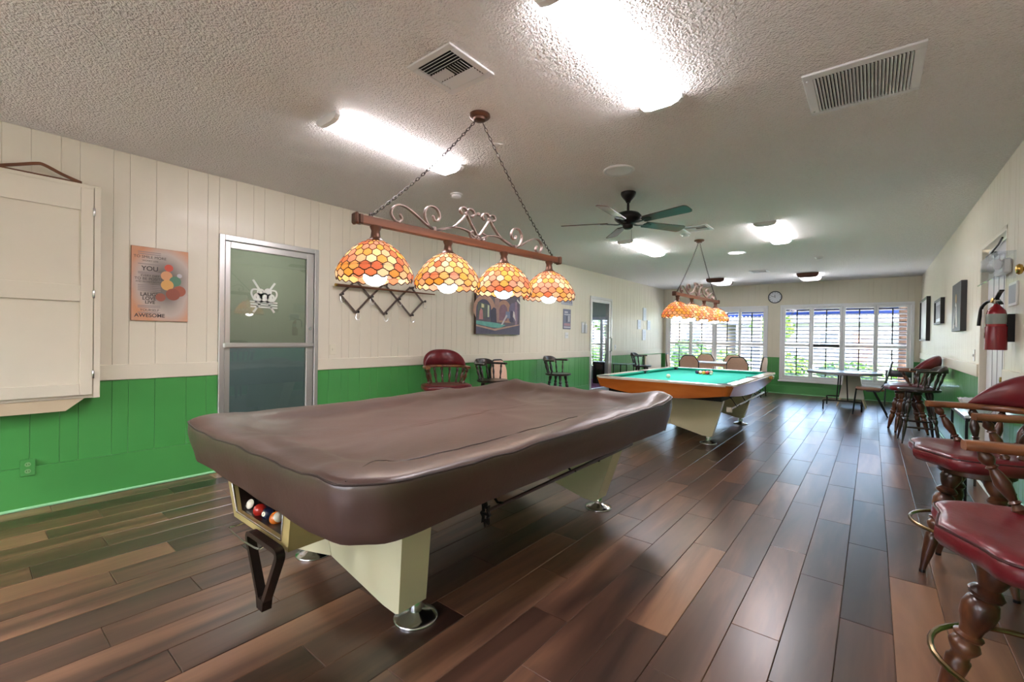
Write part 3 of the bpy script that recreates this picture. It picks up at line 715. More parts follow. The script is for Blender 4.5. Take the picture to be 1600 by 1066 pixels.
# ------------------------------------------------------------------ pool tables
def outline(a, b, c, n=14):
    P = [(-a+c, -b), (a-c, -b), (a, -b+c), (a, b-c), (a-c, b), (-a+c, b), (-a, b-c), (-a, -b+c)]; o = []
    for i in range(8):
        p = Vector(P[i]); q = Vector(P[(i+1) % 8]); k = (n*2 if i % 2 == 0 else max(4, n//3)) if i in (0, 4) else (n*3 if i in (2, 6) else 6)
        for j in range(k): o.append(p.lerp(q, j/k))
    for _ in range(2): o = [(o[i-1]+o[i]*2+o[(i+1) % len(o)])/4 for i in range(len(o))]
    return o
FOOT = MB().lathe([(0, .098), (.006, .10), (.012, .097), (.020, .07), (.030, .04), (.038, .028), (.095, .026), (.10, .02)], (0, 0, 0), (0, 0, 1), 32).mesh('foot', CHROME, True, 50)
def legs(t, cx, ys, tops=.56, yth=.075, m=LEGCREAM, yo=-.06, lean=.18):
    for y in ys:
        for s in (-1, 1):
            X = Matrix(((1, 0, 0, 0), (0, 0, 1, y-yth+yo), (0, 1, 0, 0), (0, 0, 0, 1)))
            pl = [(s*.003, .19), (s*.40, .096), (s*.485, .090), (s*.512, .10), (s*(.512+.28*(tops-.1)), tops), (s*.003, tops)]
            o = MB().prism(pl, X, yth*2)
            for p in o.v: p.y += lean*(p.z-.1)*(1 if y > 0 else -1)
            o.obj('leg_panel', m, t)
            link('foot', FOOT, t, (s*.46, y, 0))
TC = (-2.05, 2.18)
t1 = thing('covered_pool_table', 'pool table in front under a brown vinyl cover with cream legs', 'pool table', (TC[0], TC[1], 0))
A_, B_, C_ = .865, 1.43, .13
rings_ = []
levels = [(-.040, .590), (-.036, .594), (-.026, .64), (-.010, .70), (0, .75), (.001, .776), (.003, .788), (.010, .799), (.024, .805), (.07, .808), (.12, .806), (.16, .802), (.19, .795), (.215, .784), (.24, .775), (.27, .770), (.31, .767), (.37, .765), (.44, .764), (.52, .763), (.60, .762), (.68, .762), (.75, .762), (.80, .762), (.84, .762)]
for d_, z in levels:
    ins = -d_ if d_ < 0 else d_
    c = max(.02, C_*(1-ins*.9)); a2, b2 = A_-ins, B_-ins
    ol = outline(max(a2, .02), max(b2, .3), min(c, max(a2, .02)*.6)); ring = []
    for p in ol:
        x_, y_ = p.x, p.y
        cor = max(0, 1-min(math.hypot(x_-sx*(A_-.10), y_-sy*(B_-.10)) for sx in (-1, 1) for sy in (-1, 1))/.30)
        far = max(0, (y_+.2)/(B_+.2))
        zz = z
        if z > .74:
            w_ = min(1, (z-.745)/.03)
            nz = noise.noise(Vector((x_*3.1, y_*2.3, .4)))*.011+noise.noise(Vector((x_*7+y_*3, y_*5-x_*6, 2.)))*.008
            fold = math.sin((y_*2.2+x_*5.5)*3.2+2.5*noise.noise(Vector((x_*2, y_*2, 5))))
            zz += w_*(nz+cor*(.016+.024*far)+far*.010+(.005+.010*far)*max(0, fold)**2)
            if d_ > .19: zz += .009*max(0, math.sin(x_*9+y_*14+3*noise.noise(Vector((x_*1.5, y_*1.5, 9)))))**3*(.3+far)
        else:
            k = (.76-z)/.16; rip = noise.noise(Vector((x_*4, y_*4, z*2)))*.012*k+noise.noise(Vector((x_*11, y_*11, z*3)))*.004*k
            nn = Vector((x_, y_)).normalized(); x_ += nn.x*rip; y_ += nn.y*rip
            zz += .016*k*math.sin(x_*3+y_*2)*(1 if abs(y_) > B_-.2 else .4)
        ring.append((x_, y_, zz))
    rings_.append(ring)
cv = MB(); cv.rings(rings_, cap0=False, cap1=True); co = cv.obj('cover', VINYL, t1, True, 180)
SEAM = mat('cover_seam', (58, 46, 43), .4)
cs = MB(); cs.tube([(p[0]*1.001, p[1]*1.001, p[2]+.003) for p in rings_[6]], .0045, 6, True); cs.obj('seam', SEAM, co, True)
inn_ = [p for p in rings_[15] if p[0] > .45 and -1.12 < p[1] < .35]; inn_.sort(key=lambda p: p[1])
cor_ = min(rings_[7], key=lambda p: (p[0]-.74)**2+(p[1]+1.42)**2); mid_ = min(rings_[11], key=lambda p: (p[0]-.62)**2+(p[1]+1.22)**2)
st_ = MB(); st_.tube([(p[0], p[1], p[2]+.002) for p in catmull([cor_, mid_]+inn_, 3)], .0022, 5); st_.obj('inner_seam', SEAM, co, True)
fr_ = MB(); fr_.box((-.72, -1.27, .61), (.72, 1.27, .66)); fr_.obj('underframe', POCKET, t1)
BEDC = MB().box((-.72, -1.28, .66), (.72, 1.28, .74)).obj('table_bed', POCKET, t1)
legs(t1, 0, (-.87, .87), .61)
# ball return box under the near end
bx = MB(); y0, y1 = -1.36, -1.0
def quadY(mb, P, y): return [(x, y, z) for x, z in P]
OUT = [(-.36, .60), (-.265, .418), (.275, .418), (.30, .60)]; INN = [(-.295, .595), (-.225, .452), (.225, .452), (.243, .595)]
bx.rings([quadY(bx, OUT, y0), quadY(bx, OUT, y1)], cap0=False, cap1=True)
n = 4; vv = quadY(bx, OUT, y0)+quadY(bx, INN, y0)+quadY(bx, INN, y0+.02); bx.add(vv, [(i, (i+1) % 4, 4+(i+1) % 4, 4+i) for i in (0, 1, 2)]+[(4+i, 4+(i+1) % 4, 8+(i+1) % 4, 8+i) for i in (0, 1, 2)])
bo = bx.obj('ball_return_box', BOXGOLD, t1)
li = MB(); li.rings([quadY(li, [(x*.99, z) for x, z in INN], y0+.018), quadY(li, [(x*.99, z) for x, z in INN], y0+.14)], closed=False, cap0=False, cap1=False); li.obj('dark_liner', DARKW, bo)
tm = MB(); tm.tube([(x, y0-.003, z) for x, z in [(-.295, .595), (-.225, .452), (.225, .452), (.243, .595)]], .004, 6); tm.obj('window_trim', CHROME, bo)
tr_ = MB(); tr_.box((-.24, y0+.02, .425), (.24, y0+.12, .440)); tr_.box((-.26, y0+.125, .43), (.26, y0+.135, .6)); tr_.obj('ball_tray', DARKW, bo)
# wire hanger under the box
wr = MB(); wr.tube(catmull([(-.16, -1.20, .415), (-.16, -1.38, .412), (-.14, -1.42, .41), (.12, -1.42, .41), (.14, -1.38, .412), (.14, -1.20, .415)], 4), .004, 6); wr.obj('wire_rack_hanger', CHROME, t1, True)
# cue rack hooks under the right apron
ch = MB()
for y in (-.62, .02, .3):
    ch.tube([(.60, y, .60), (.70, y-.01, .55), (.735, y-.012, .525), (.765, y-.012, .53)], .006, 6)
ch.obj('bridge_hook', DARKMETAL, t1, True)

def ball(loc, base, kind, label, num=None, ang=(0, 0, 0), group=None, lod=(20, 14)):
    t = thing('billiard_ball' if kind != 'cue' else 'cue_ball', label, 'ball', loc, 0, group)
    r_ = .0286; WB = mat('ball_ivory', (240, 232, 210), .12, coat=.5); cm = mat('ball_'+kind+str(base), base, .12, coat=.5); mb = MB()
    n, m_ = lod; rr = []; c = Vector((0, 0, 0))
    vv = []; 
    for i in range(m_+1):
        th = math.pi*i/m_; rr.append([(r_*max(math.sin(th), 1e-3)*math.cos(2*math.pi*k/n), r_*max(math.sin(th), 1e-3)*math.sin(2*math.pi*k/n), r_*math.cos(th)) for k in range(n)])
    for i in range(m_):
        zc = math.cos(math.pi*(i+.5)/m_)
        mi = 0 if (kind == 'solid') else (0 if kind == 'stripe' and abs(zc) < .55 else 1)
        o = len(mb.v); mb.add(rr[i]+rr[i+1], [(k, (k+1) % n, n+(k+1) % n, n+k) for k in range(n)], mi)
    me = mb.mesh('body', [cm, WB], True, 180)
    bm = bmesh.new(); bm.from_mesh(me); bmesh.ops.remove_doubles(bm, verts=bm.verts, dist=1e-5); bm.to_mesh(me); bm.free()
    o = link('body', me, t, None, ang)
    if num:
        k = MB(); k.lathe([(0, .0105), (.0008, .010)], (0, 0, .0280), (0, 0, 1), 18); k.obj('number_disc', WB, o)
        text_mesh(num, .013, mat('ball_ink', (20, 20, 20), .4), o, Matrix.Translation((0, 0, .0290)), name='numeral')
    return t
BY0 = TC[1]-1.36+.062; BZ = .440+.0286; GB = 'balls in the return window'
bxs = [TC[0]-.215, TC[0]-.118, TC[0]-.048, TC[0]+.03]
ball((bxs[0], BY0, BZ), (24, 24, 26), 'stripe', 'dark striped ball at the far end of the ball return window', None, (R(60), R(35), 0), GB)
ball((bxs[1], BY0-.008, BZ), (196, 44, 32), 'solid', 'red ball in the ball return window', None, (0, 0, 0), GB)
ball((bxs[2], BY0, BZ), (34, 40, 66), 'solid', 'dark blue ball with white number disc in the ball return', '2', (R(75), 0, R(20)), GB)
ball((bxs[3], BY0, BZ), (224, 120, 40), 'stripe', 'orange striped ball nearest the right of the return window', None, (R(10), R(62), R(20)), GB)
# triangle rack hanging under the box, apex down
t = thing('triangle_rack', 'dark wooden triangle ball rack hanging apex down under the table end', 'triangle rack', (TC[0]+.15, TC[1]-1.365, 0))
P3 = [(-.155, .438), (.150, .438), (.0, .165)]
def rounded(P, r_):
    o = []
    for i in range(len(P)):
        a, b, c = Vector(P[i-1]), Vector(P[i]), Vector(P[(i+1) % len(P)]); u = (a-b).normalized(); v = (c-b).normalized()
        p, q = b+u*r_, b+v*r_
        for k in range(6): s = k/5; o.append((1-s)**2*p+2*s*(1-s)*b+s*s*q)
    return o
rk = MB(); path = [(p.x, -.03, p.y) for p in rounded(P3, .045)]
rk.sweep(path, [(-.010, -.017), (.010, -.017), (.010, .017), (-.010, .017)], (0, 1, 0), True); rk.obj('rack_frame', DARKW, t, True, 40)
ap = MB(); ap.prism([(-.026, 0), (.026, 0), (.034, .045), (-.034, .045)], Matrix(((1, 0, 0, 0), (0, 0, 1, -.0485), (0, 1, 0, .166), (0, 0, 0, 1))), .037); ap.obj('apex_block', DARKW, t)
# mechanical bridge stick hanging in the hooks
t = thing('bridge_stick', 'dark cue bridge stick hung under the covered table side', 'cue', (0, 0, 0))
bs = MB(); bs.tube([(-1.300, 1.46, .515), (-1.30, 2.2, .53), (-1.295, 2.95, .548)], [.008, .011, .014], 8); bs.obj('shaft', mat('dark_red_cue', (58, 26, 28), .3), t, True)
hd = MB(); X = Matrix(((1, 0, 0, -1.30), (0, 0, 1, 1.445), (0, 1, 0, .505), (0, 0, 0, 1)))
ou = []
for k in range(16): a = 2*math.pi*k/16; r_ = .052 if k % 2 == 0 else .034; ou.append((r_*math.cos(a)*.55, r_*math.sin(a)*1.15))
nn = len(ou); inn = [(x*.5, z*.62) for x, z in ou]
hd.add([(x, y, 0) for x, y in ou]+[(x, y, 0) for x, y in inn]+[(x, y, .012) for x, y in ou]+[(x, y, .012) for x, y in inn],
       [f for i in range(nn) for f in ((i, (i+1) % nn, nn+(i+1) % nn, nn+i), (2*nn+i, 2*nn+(i+1) % nn, 3*nn+(i+1) % nn, 3*nn+i), (i, (i+1) % nn, 2*nn+(i+1) % nn, 2*nn+i), (nn+i, nn+(i+1) % nn, 3*nn+(i+1) % nn, 3*nn+i))], 0, X)
hd.box((-.02, -.004, 0), (.02, .004, .012), 0, 0, X)
hd.obj('star_head', DARKMETAL, t)

# orange table
OC = (-2.02, 6.72)
t2 = thing('open_pool_table', 'open pool table with orange wooden apron and green cloth', 'pool table', (OC[0], OC[1], 0))
a, b, ch_ = .84, 1.43, .10
def apron(p, q, nrm, drop, inset):
    p = Vector(p); q = Vector(q); nrm = Vector(nrm); n = 16; rr = []
    for k in range(n+1):
        u = k/n; c = p.lerp(q, u); bow = math.sin(math.pi*u); c = c+nrm*.025*bow
        zb = .655-drop*bow; bi = inset*(.6+.4*bow)
        rr.append([(c.x, c.y, .765), (c.x-nrm.x*bi, c.y-nrm.y*bi, zb), (c.x-nrm.x*(bi+.03), c.y-nrm.y*(bi+.03), zb), (c.x-nrm.x*.03, c.y-nrm.y*.03, .765)])
    mb = MB(); mb.rings(rr); mb.obj('apron', ORANGEW, t2, True, 40)
apron((-a+ch_, -b), (a-ch_, -b), (0, -1), .075, .05); apron((-a+ch_, b), (a-ch_, b), (0, 1), .075, .05)
apron((a, -b+ch_), (a, b-ch_), (1, 0), .075, .07); apron((-a, -b+ch_), (-a, b-ch_), (-1, 0), .075, .07)
for sx in (-1, 1):
    for sy in (-1, 1):
        mb = MB(); rr = []
        for k in range(7):
            an = k/6*90; cx, cy = a-ch_, b-ch_
            x_, y_ = cx+ch_*math.cos(R(an)), cy+ch_*math.sin(R(an))
            rr.append([(sx*x_, sy*y_, .775), (sx*(x_-.05*math.cos(R(an))), sy*(y_-.035*math.sin(R(an))), .655), (sx*(x_-.09), sy*(y_-.08), .655), (sx*(x_-.04), sy*(y_-.04), .775)])
        mb.rings(rr); mb.obj('corner_casting', ORANGEW, t2, True, 40)
def ringpoly(o1, o2, z0, z1):
    mb = MB(); n = len(o1)
    mb.add([(p.x, p.y, z1) for p in o1]+[(p.x, p.y, z1) for p in o2]+[(p.x, p.y, z0) for p in o1]+[(p.x, p.y, z0) for p in o2],
           [f for i in range(n) for f in ((i, (i+1) % n, n+(i+1) % n, n+i), (i, (i+1) % n, 2*n+(i+1) % n, 2*n+i), (n+i, n+(i+1) % n, 3*n+(i+1) % n, 3*n+i), (2*n+i, 2*n+(i+1) % n, 3*n+(i+1) % n, 3*n+i))]); return mb
ringpoly(outline(a+.012, b+.025, .11), outline(a-.10, b-.10, .05), .765, .787).obj('rail_cap', RAILCAP, t2, True, 40)
MB().box((-a+.08, -b+.08, .70), (a-.08, b-.08, .745)).obj('playing_bed', FELT, t2)
def cushion(p, q, nrm):
    p = Vector(p); q = Vector(q); nrm = Vector(nrm); tt_ = (q-p).normalized(); mb = MB(); rr = []
    for u, e in ((0, 0), (1, 0)):
        c = p.lerp(q, u); s = tt_*(.045 if u == 0 else -.045)
        rr.append([(c.x, c.y, .786), (c.x+nrm.x*.05+s.x, c.y+nrm.y*.05+s.y, .783), (c.x+nrm.x*.055+s.x, c.y+nrm.y*.055+s.y, .775), (c.x+nrm.x*.03, c.y+nrm.y*.03, .746), (c.x, c.y, .746)])
    mb.rings(rr); mb.obj('cushion', FELTD, t2)
ia, ib = a-.10, b-.10
cushion((-ia+.07, -ib), (ia-.07, -ib), (0, 1)); cushion((-ia+.07, ib), (ia-.07, ib), (0, -1))
for sx in (-1, 1):
    cushion((sx*ia, -ib+.07), (sx*ia, -.07), (-sx, 0)); cushion((sx*ia, .07), (sx*ia, ib-.07), (-sx, 0))
for sx in (-1, 1):
    for y in (-ib, 0, ib):
        px = sx*(ia+(.0 if y else .03)); X = Matrix.Translation((px, y, 0))
        MB().lathe([(.788, .062), (.790, .07), (.789, .078), (.782, .078)], (px, y, 0), (px, y, 1), 20).obj('pocket_liner', POCKET, t2, True)
        MB().lathe([(.746, .058), (.7885, .061)], (px, y, 0), (px, y, 1), 20).obj('pocket', POCKET, t2, True)
MB().box((-.7, -1.27, .58), (.7, 1.27, .70)).obj('underframe', POCKET, t2)
legs(t2, 0, (-.87, .87), .585, .04, LEGCREAM, 0, .05)
MB().box((a-.012, 1.02, .70), (a+.02, 1.14, .75), .004).obj('brass_plate', GOLD, t2)
hk = MB()
for y in (-.95, -.45, .25, .55, .85): hk.tube([(.66, y, .66), (.74, y, .58), (.80, y-.02, .50), (.83, y-.02, .53)], .006, 6)
hk.obj('bridge_hook', DARKMETAL, t2, True)
t = thing('bridge_stick', 'pale bridge stick hung under the right side of the orange table', 'cue')
MB().tube([(-1.235, 5.45, .50), (-1.23, 6.5, .515), (-1.22, 7.4, .53)], [.009, .012, .014], 8).obj('shaft', mat('pale_cue', (206, 206, 210), .3), t, True)
MB().box((-1.265, 5.43, .47), (-1.205, 5.45, .53), .006).obj('bridge_head', mat('ivory_head', (214, 208, 192), .4), t)
ball((-2.185, 6.17, .745+.0286), (240, 232, 210), 'cue', 'white cue ball on the green cloth near the table edge')
cols15 = [(40, 34, 80), (206, 80, 46), (224, 176, 60), (196, 40, 36), (26, 26, 28), (30, 70, 140), (150, 40, 40), (40, 110, 70), (230, 150, 40), (120, 40, 60), (60, 50, 120), (220, 190, 70), (180, 50, 40), (30, 90, 60), (230, 120, 50)]
names15 = ['purple', 'orange striped', 'yellow', 'red', 'black striped', 'blue', 'maroon', 'green striped', 'amber', 'wine', 'violet striped', 'gold', 'scarlet', 'dark green striped', 'tangerine']
pos = ['leftmost in front row', 'second in front row', 'middle of front row', 'fourth in front row', 'rightmost in front row', 'leftmost in second row', 'second in second row', 'third in second row', 'rightmost in second row', 'left of third row', 'middle of third row', 'right of third row', 'left of fourth row', 'right of fourth row', 'back point']
k = 0; RC = (-2.02, 7.25); rdir = Vector((.93, -.28)).normalized(); bdir = Vector((.28, .93)).normalized()
for row in range(5):
    for j in range(5-row):
        p = Vector(RC)+rdir*((j-(4-row)/2)*.0575)+bdir*row*.0499
        ball((p.x, p.y, .7736), cols15[k], 'stripe' if k in (1, 4, 7, 10, 13) else 'solid', names15[k]+' ball in the racked triangle on green cloth, '+pos[k], None, (R(50), R(30*k), 0), 'racked balls on the green cloth', (14, 10)); k += 1

# ------------------------------------------------------------------ seating
LEGP = [(0, .013), (.04, .015), (.07, .017), (.16, .024), (.30, .031), (.36, .033), (.372, .026), (.40, .025), (.43, .036), (.455, .042), (.48, .036), (.50, .026), (.51, .037), (.525, .039), (.54, .028), (.58, .031), (.64, .044), (.70, .047), (.75, .040), (.765, .028), (.78, .042), (.80, .046), (.82, .038), (.835, .027), (.87, .036), (.93, .046), (.97, .042), (1, .030)]
SPIN = [(0, .010), (.06, .016), (.10, .021), (.14, .016), (.17, .012), (.20, .019), (.23, .012), (.32, .017), (.48, .024), (.62, .018), (.70, .012), (.73, .019), (.76, .012), (.80, .019), (.87, .023), (.94, .016), (1, .011)]
def red_stool(name, label, loc, rz, group, leg_rot=0, sz=.70, ring=True):
    t = thing(name, label, 'stool', loc, rz, group)
    # seat faces +X
    def seat_out(s, grow=0):
        o = []
        N_ = 44
        for k in range(N_):
            an = 2*math.pi*k/N_; c, q = math.cos(an), math.sin(an)
            ex = .55; x_ = (abs(c)**ex)*(1 if c >= 0 else -1)*.24; y_ = (abs(q)**.60)*(1 if q >= 0 else -1)*.29
            if c > .35: x_ += .022*math.cos(y_/.29*math.pi*1.9)*(c-.35)/.65-.006
            if c < 0: y_ *= 1-.10*(-c)
            o.append(Vector((x_*s, y_*s)))
        return o
    lv = [(.86, -.085), (.95, -.080), (1.0, -.062), (1.01, -.045), (1.0, -.028), (.975, -.016), (.94, -.008), (.85, -.001), (.7, -.003), (.5, -.010), (.3, -.014), (.1, -.015)]
    mb = MB(); mb.rings([[(p.x, p.y, sz+z-(.010*(p.y/.285)**2 if False else 0)+.012*max(0, abs(p.y)/.285-.5)) for p in seat_out(s)] for s, z in [(q0*1.07, q1) for q0, q1 in lv]]); so = mb.obj('seat', REDV, t, True, 180)
    pp = MB(); pp.tube([(p.x, p.y, sz-.018+.012*max(0, abs(p.y)/.285-.5)) for p in seat_out(.982*1.07)], .0045, 6, True); pp.obj('piping', REDDARK, so, True)
    MB().lathe([(sz-.135, .15), (sz-.13, .155), (sz-.105, .155), (sz-.10, .13), (sz-.084, .13)], (0, 0, 0), (0, 0, 1), 24).obj('swivel_plate', STOOLW, t, True, 40)
    for k in range(4):
        an = R(45+90*k)+leg_rot; p1 = Vector((.11*math.cos(an), .11*math.sin(an), sz-.12)); p0 = Vector((.25*math.cos(an), .25*math.sin(an), .012))
        lo = MB().lathe(LEGP, p0, p1, 16, True).obj('leg', STOOLW, t, True, 50)
        MB().cyl((p0.x, p0.y, 0), (p0.x, p0.y, .016), .014, n=10).obj('glide', DARKMETAL, lo, True)
    if ring:
        rg = MB(); rg.tube([(.268*math.cos(2*math.pi*k/36), .268*math.sin(2*math.pi*k/36), .26) for k in range(36)], .0095, 8, True); rg.obj('foot_ring', BRASS, t, True)
    az = sz+.212; r_ = .257
    path = [(.125, -r_), (.07, -r_), (.0, -r_)]+arc(-.03, 0, r_, -90, -270, 22)[1:-1]+[(.0, r_), (.07, r_), (.125, r_)]
    mb = MB(); P = [Vector((x, y, az)) for x, y in path]
    rr = []; n = len(P)
    for i in range(n):
        tg = (P[min(i+1, n-1)]-P[max(i-1, 0)]).normalized(); sd = tg.cross(Vector((0, 0, 1))); wd = .036 if 3 < i < n-4 else (.026 if i in (0, n-1) else .038)
        rr.append([P[i]+sd*a_*wd+Vector((0, 0, b_)) for a_, b_ in ((-1, -.010), (-.8, -.017), (.8, -.017), (1, -.010), (1, .008), (.75, .016), (-.75, .016), (-1, .008))])
    mb.rings(rr); mb.obj('arm_rail', ARMW, t, True, 50)
    # spindles
    for an in (-1, 1):
        MB().lathe(SPIN, (-.02, an*.22, sz-.01), (.08, an*.255, az-.012), 12, True).obj('spindle', STOOLW, t, True, 50)
        MB().lathe(SPIN, (-.085, an*.20, sz-.01), (-.085, an*.249, az-.012), 12, True).obj('spindle', STOOLW, t, True, 50)
    for a_ in (-50, -24, 0, 24, 50):
        c, q = math.cos(R(180+a_)), math.sin(R(180+a_))
        MB().lathe([(u, v*.85) for u, v in SPIN], (-.02+.19*c, .205*q, sz-.01), (-.03+r_*c, r_*q, az-.012), 12, True).obj('spindle', STOOLW, t, True, 50)
    # padded crescent back on the rail
    mb = MB(); rr = []; n = 26
    for i in range(n+1):
        u = -1+2*i/n; a_ = R(180+u*82); hh = .205*(1-abs(u)**2.6)+.002; th = .034*(1-abs(u)**4)+.004; c, q = math.cos(a_), math.sin(a_); z0 = az+.012
        sec = []
        for k in range(12):
            b_ = 2*math.pi*k/12; rad = r_+.012+th*math.cos(b_)+.16*hh*(math.sin(b_)+1)/2*.5; sec.append((-.03+rad*c, rad*q, z0+hh/2+hh/2*math.sin(b_)))
        rr.append(sec)
    mb.rings(rr); mb.obj('backrest', REDV, t, True, 180)
    return t
GS = 'red captain stools'
red_stool('captain_stool', 'nearest red stool with brass foot ring, cut off at right edge', (.44, 2.08, 0), math.pi+.20, GS, .35)
red_stool('captain_stool', 'red stool with brown arms, second from camera by glass-topped table', (.458, 3.52, 0), math.pi+.28, GS, -.55)
red_stool('captain_stool', 'red stool beside right wall farther off, behind the dark wooden stool', (.42, 8.65, 0), math.pi, GS, .2, .68, False)
red_stool('captain_stool', 'red captain stool against the green left wall, behind covered table', (-4.22, 3.92, 0), R(-30), GS, .3, .67)

def dark_stool(label, loc, rz, sz=.66):
    t = thing('bar_chair', label, 'bar chair', loc, rz, 'dark wooden bar chairs')
    out = []
    for k in range(28):
        an = 2*math.pi*k/28; c, q = math.cos(an), math.sin(an)
        out.append(Vector(((abs(c)**.75)*(1 if c > 0 else -1)*.21, (abs(q)**.75)*(1 if q > 0 else -1)*.225*(1 if c > 0 else 1-.12*-c))))
    mb = MB(); mb.rings([[(p.x*s, p.y*s, z) for p in out] for s, z in ((.93, sz-.036), (1, sz-.026), (1, sz-.008), (.96, sz), (.7, sz-.006), (.3, sz-.010))]); mb.obj('seat', DARKW, t, True, 45)
    P = []
    for k in range(4):
        an = R(45+90*k); p1 = Vector((.13*math.cos(an), .13*math.sin(an), sz-.03)); p0 = Vector((.25*math.cos(an), .25*math.sin(an), 0)); P.append((p0, p1))
        MB().lathe([(u, v*.62) for u, v in LEGP], p0, p1, 12, True).obj('leg', DARKW, t, True, 50)
    for k in range(4):
        z = (.20, .28, .24, .28)[k]; a_ = P[k][0].lerp(P[k][1], z/.63); b_ = P[(k+1) % 4][0].lerp(P[(k+1) % 4][1], z/.63)
        MB().lathe([(0, .009), (.5, .014), (1, .009)], a_, b_, 10, True).obj('stretcher', DARKW, t, True)
    az = sz+.225; r_ = .235
    path = [Vector((x, y, az)) for x, y in [(.06, -r_), (.0, -r_)]+arc(-.01, 0, r_, -90, -270, 20)[1:-1]+[(.0, r_), (.06, r_)]]
    rr = []; n = len(path)
    for i in range(n):
        tg = (path[min(i+1, n-1)]-path[max(i-1, 0)]).normalized(); sd = tg.cross(Vector((0, 0, 1))); u = abs((i-(n-1)/2)/((n-1)/2)); up = .055*max(0, 1-(u/.55)**4)
        wd = .026
        rr.append([path[i]+sd*a_*wd+Vector((0, 0, b_)) for a_, b_ in ((-1, -.014), (1, -.014), (1, .010+up*.9), (.6, .016+up), (-.4, .016+up), (-1, .008+up*.4))])
    mb = MB(); mb.rings(rr); mb.obj('back_rail', DARKW, t, True, 50)
    for a_ in (-84, -52, -26, 0, 26, 52, 84):
        c, q = math.cos(R(180+a_)), math.sin(R(180+a_))
        MB().lathe([(u, v*.72) for u, v in SPIN], (.0+.175*c, .195*q, sz-.008), (-.01+r_*c, r_*q, az-.01), 10, True).obj('spindle', DARKW, t, True, 50)
    return t
dark_stool('dark wooden bar chair next to the tan chair, left wall', (-4.28, 4.88, 0), R(0))
dark_stool('dark wooden bar chair standing alone by green wall before far door', (-4.28, 6.62, 0), R(4))
dark_stool('dark wooden bar chair in the far left corner, beyond the glass door', (-4.25, 10.22, 0), R(8))
dark_stool('dark wooden bar chair at right wall in front of a red stool', (.48, 7.76, 0), R(185), .70)

def banquet(label, loc, rz):
    t = thing('banquet_chair', label, 'chair', loc, rz, 'tan banquet chairs'); FR = DARKMETAL
    MB().box((-.20, -.21, .43), (.22, .21, .49), .025).obj('seat', TAN, t, True, 60)
    bk = rounded([(-.20, .56), (.20, .56), (.205, .80), (.12, .93), (-.12, .93), (-.205, .80)], .05)
    X = Matrix(((0, 0, 1, -.245), (1, 0, 0, 0), (0, 1, 0, 0), (0, 0, 0, 1))) 
    lean = Matrix.Translation((0, 0, .5)) @ Matrix.Rotation(R(-7), 4, 'Y') @ Matrix.Translation((0, 0, -.5))
    MB().prism([(p.x, p.y) for p in bk], lean @ X, .04).obj('backrest', TAN, t, True, 40)
    fm = MB(); fm.tube([lean @ Vector((-.225, p[0], p[1])) for p in [(-.215, .45), (-.215, .80)]+[(q.x, q.y) for q in rounded([(-.215, .80), (-.125, .945), (.125, .945), (.215, .80)], .05)[6:18]]+[(.215, .80), (.215, .45)]], .011, 8); fm.obj('back_frame', FR, t, True)
    for sx, sy in ((1, 1), (1, -1), (-1, 1), (-1, -1)): MB().cyl((sx*.20-.02*(sx < 0), sy*.195, .44), (sx*.225-.03*(sx < 0), sy*.205, 0), .011, n=8).obj('leg', FR, t, True)
    return t
banquet('tan upholstered banquet chair behind the dark bar chair, left wall', (-4.36, 5.42, 0), R(5))
wt = thing('banquet_table', 'white rectangular table under the left window', 'table', (-3.02, 11.65, 0))
MB().box((-.56, -.34, .715), (.56, .34, .745), .006).obj('tabletop', WHITE, wt); MB().box((-.52, -.30, .66), (.52, .30, .715)).obj('apron', TAN, wt)
for sx in (-1, 1):
    for sy in (-1, 1): MB().cyl((sx*.46, sy*.26, .66), (sx*.48, sy*.28, 0), .014, n=8).obj('leg', GREYM, wt, True)
banquet('tan banquet chair with its back to camera, left one before white table', (-3.32, 10.98, 0), R(90))
banquet('tan banquet chair with its back to camera, right one before white table', (-2.30, 10.98, 0), R(92))
banquet('tan banquet chair at the left end of white table, near corner', (-3.86, 11.6, 0), R(10))
banquet('tan banquet chair beyond white table, left one under the window', (-3.45, 12.25, 0), R(-90))
banquet('tan banquet chair beyond white table, middle under the window', (-2.78, 12.25, 0), R(-90))
banquet('tan banquet chair at the right end of white table', (-2.17, 11.6, 0), R(175))
pk = thing('folded_table', 'beige folded table leaning flat on the wall in far left corner', 'table', (-4.60, 11.85, 0))
MB().box((-.015, -.56, .0), (.015, .56, .87), .006, X=Matrix.Rotation(R(-1.5), 4, 'Y')).obj('tabletop', mat('beige_laminate', (214, 194, 170), .4), pk)
MB().box((.016, -.5, .1), (.024, .5, .13), X=Matrix.Rotation(R(-1.5), 4, 'Y')).obj('folded_leg', GREYM, pk)
st = thing('side_table', 'small black-framed side table between far door and corner', 'table', (-4.44, 9.62, 0))
MB().box((-.18, -.21, .70), (.18, .21, .72), .004).obj('tabletop', mat('greenish_glass_top', (150, 186, 176), .1), st)
fm = MB()
for sy in (-.19, .19): fm.tube([(-.16, sy, 0), (-.16, sy, .69), (.16, sy, .69), (.16, sy, 0)], .012, 6)
fm.obj('frame', DARKMETAL, st)

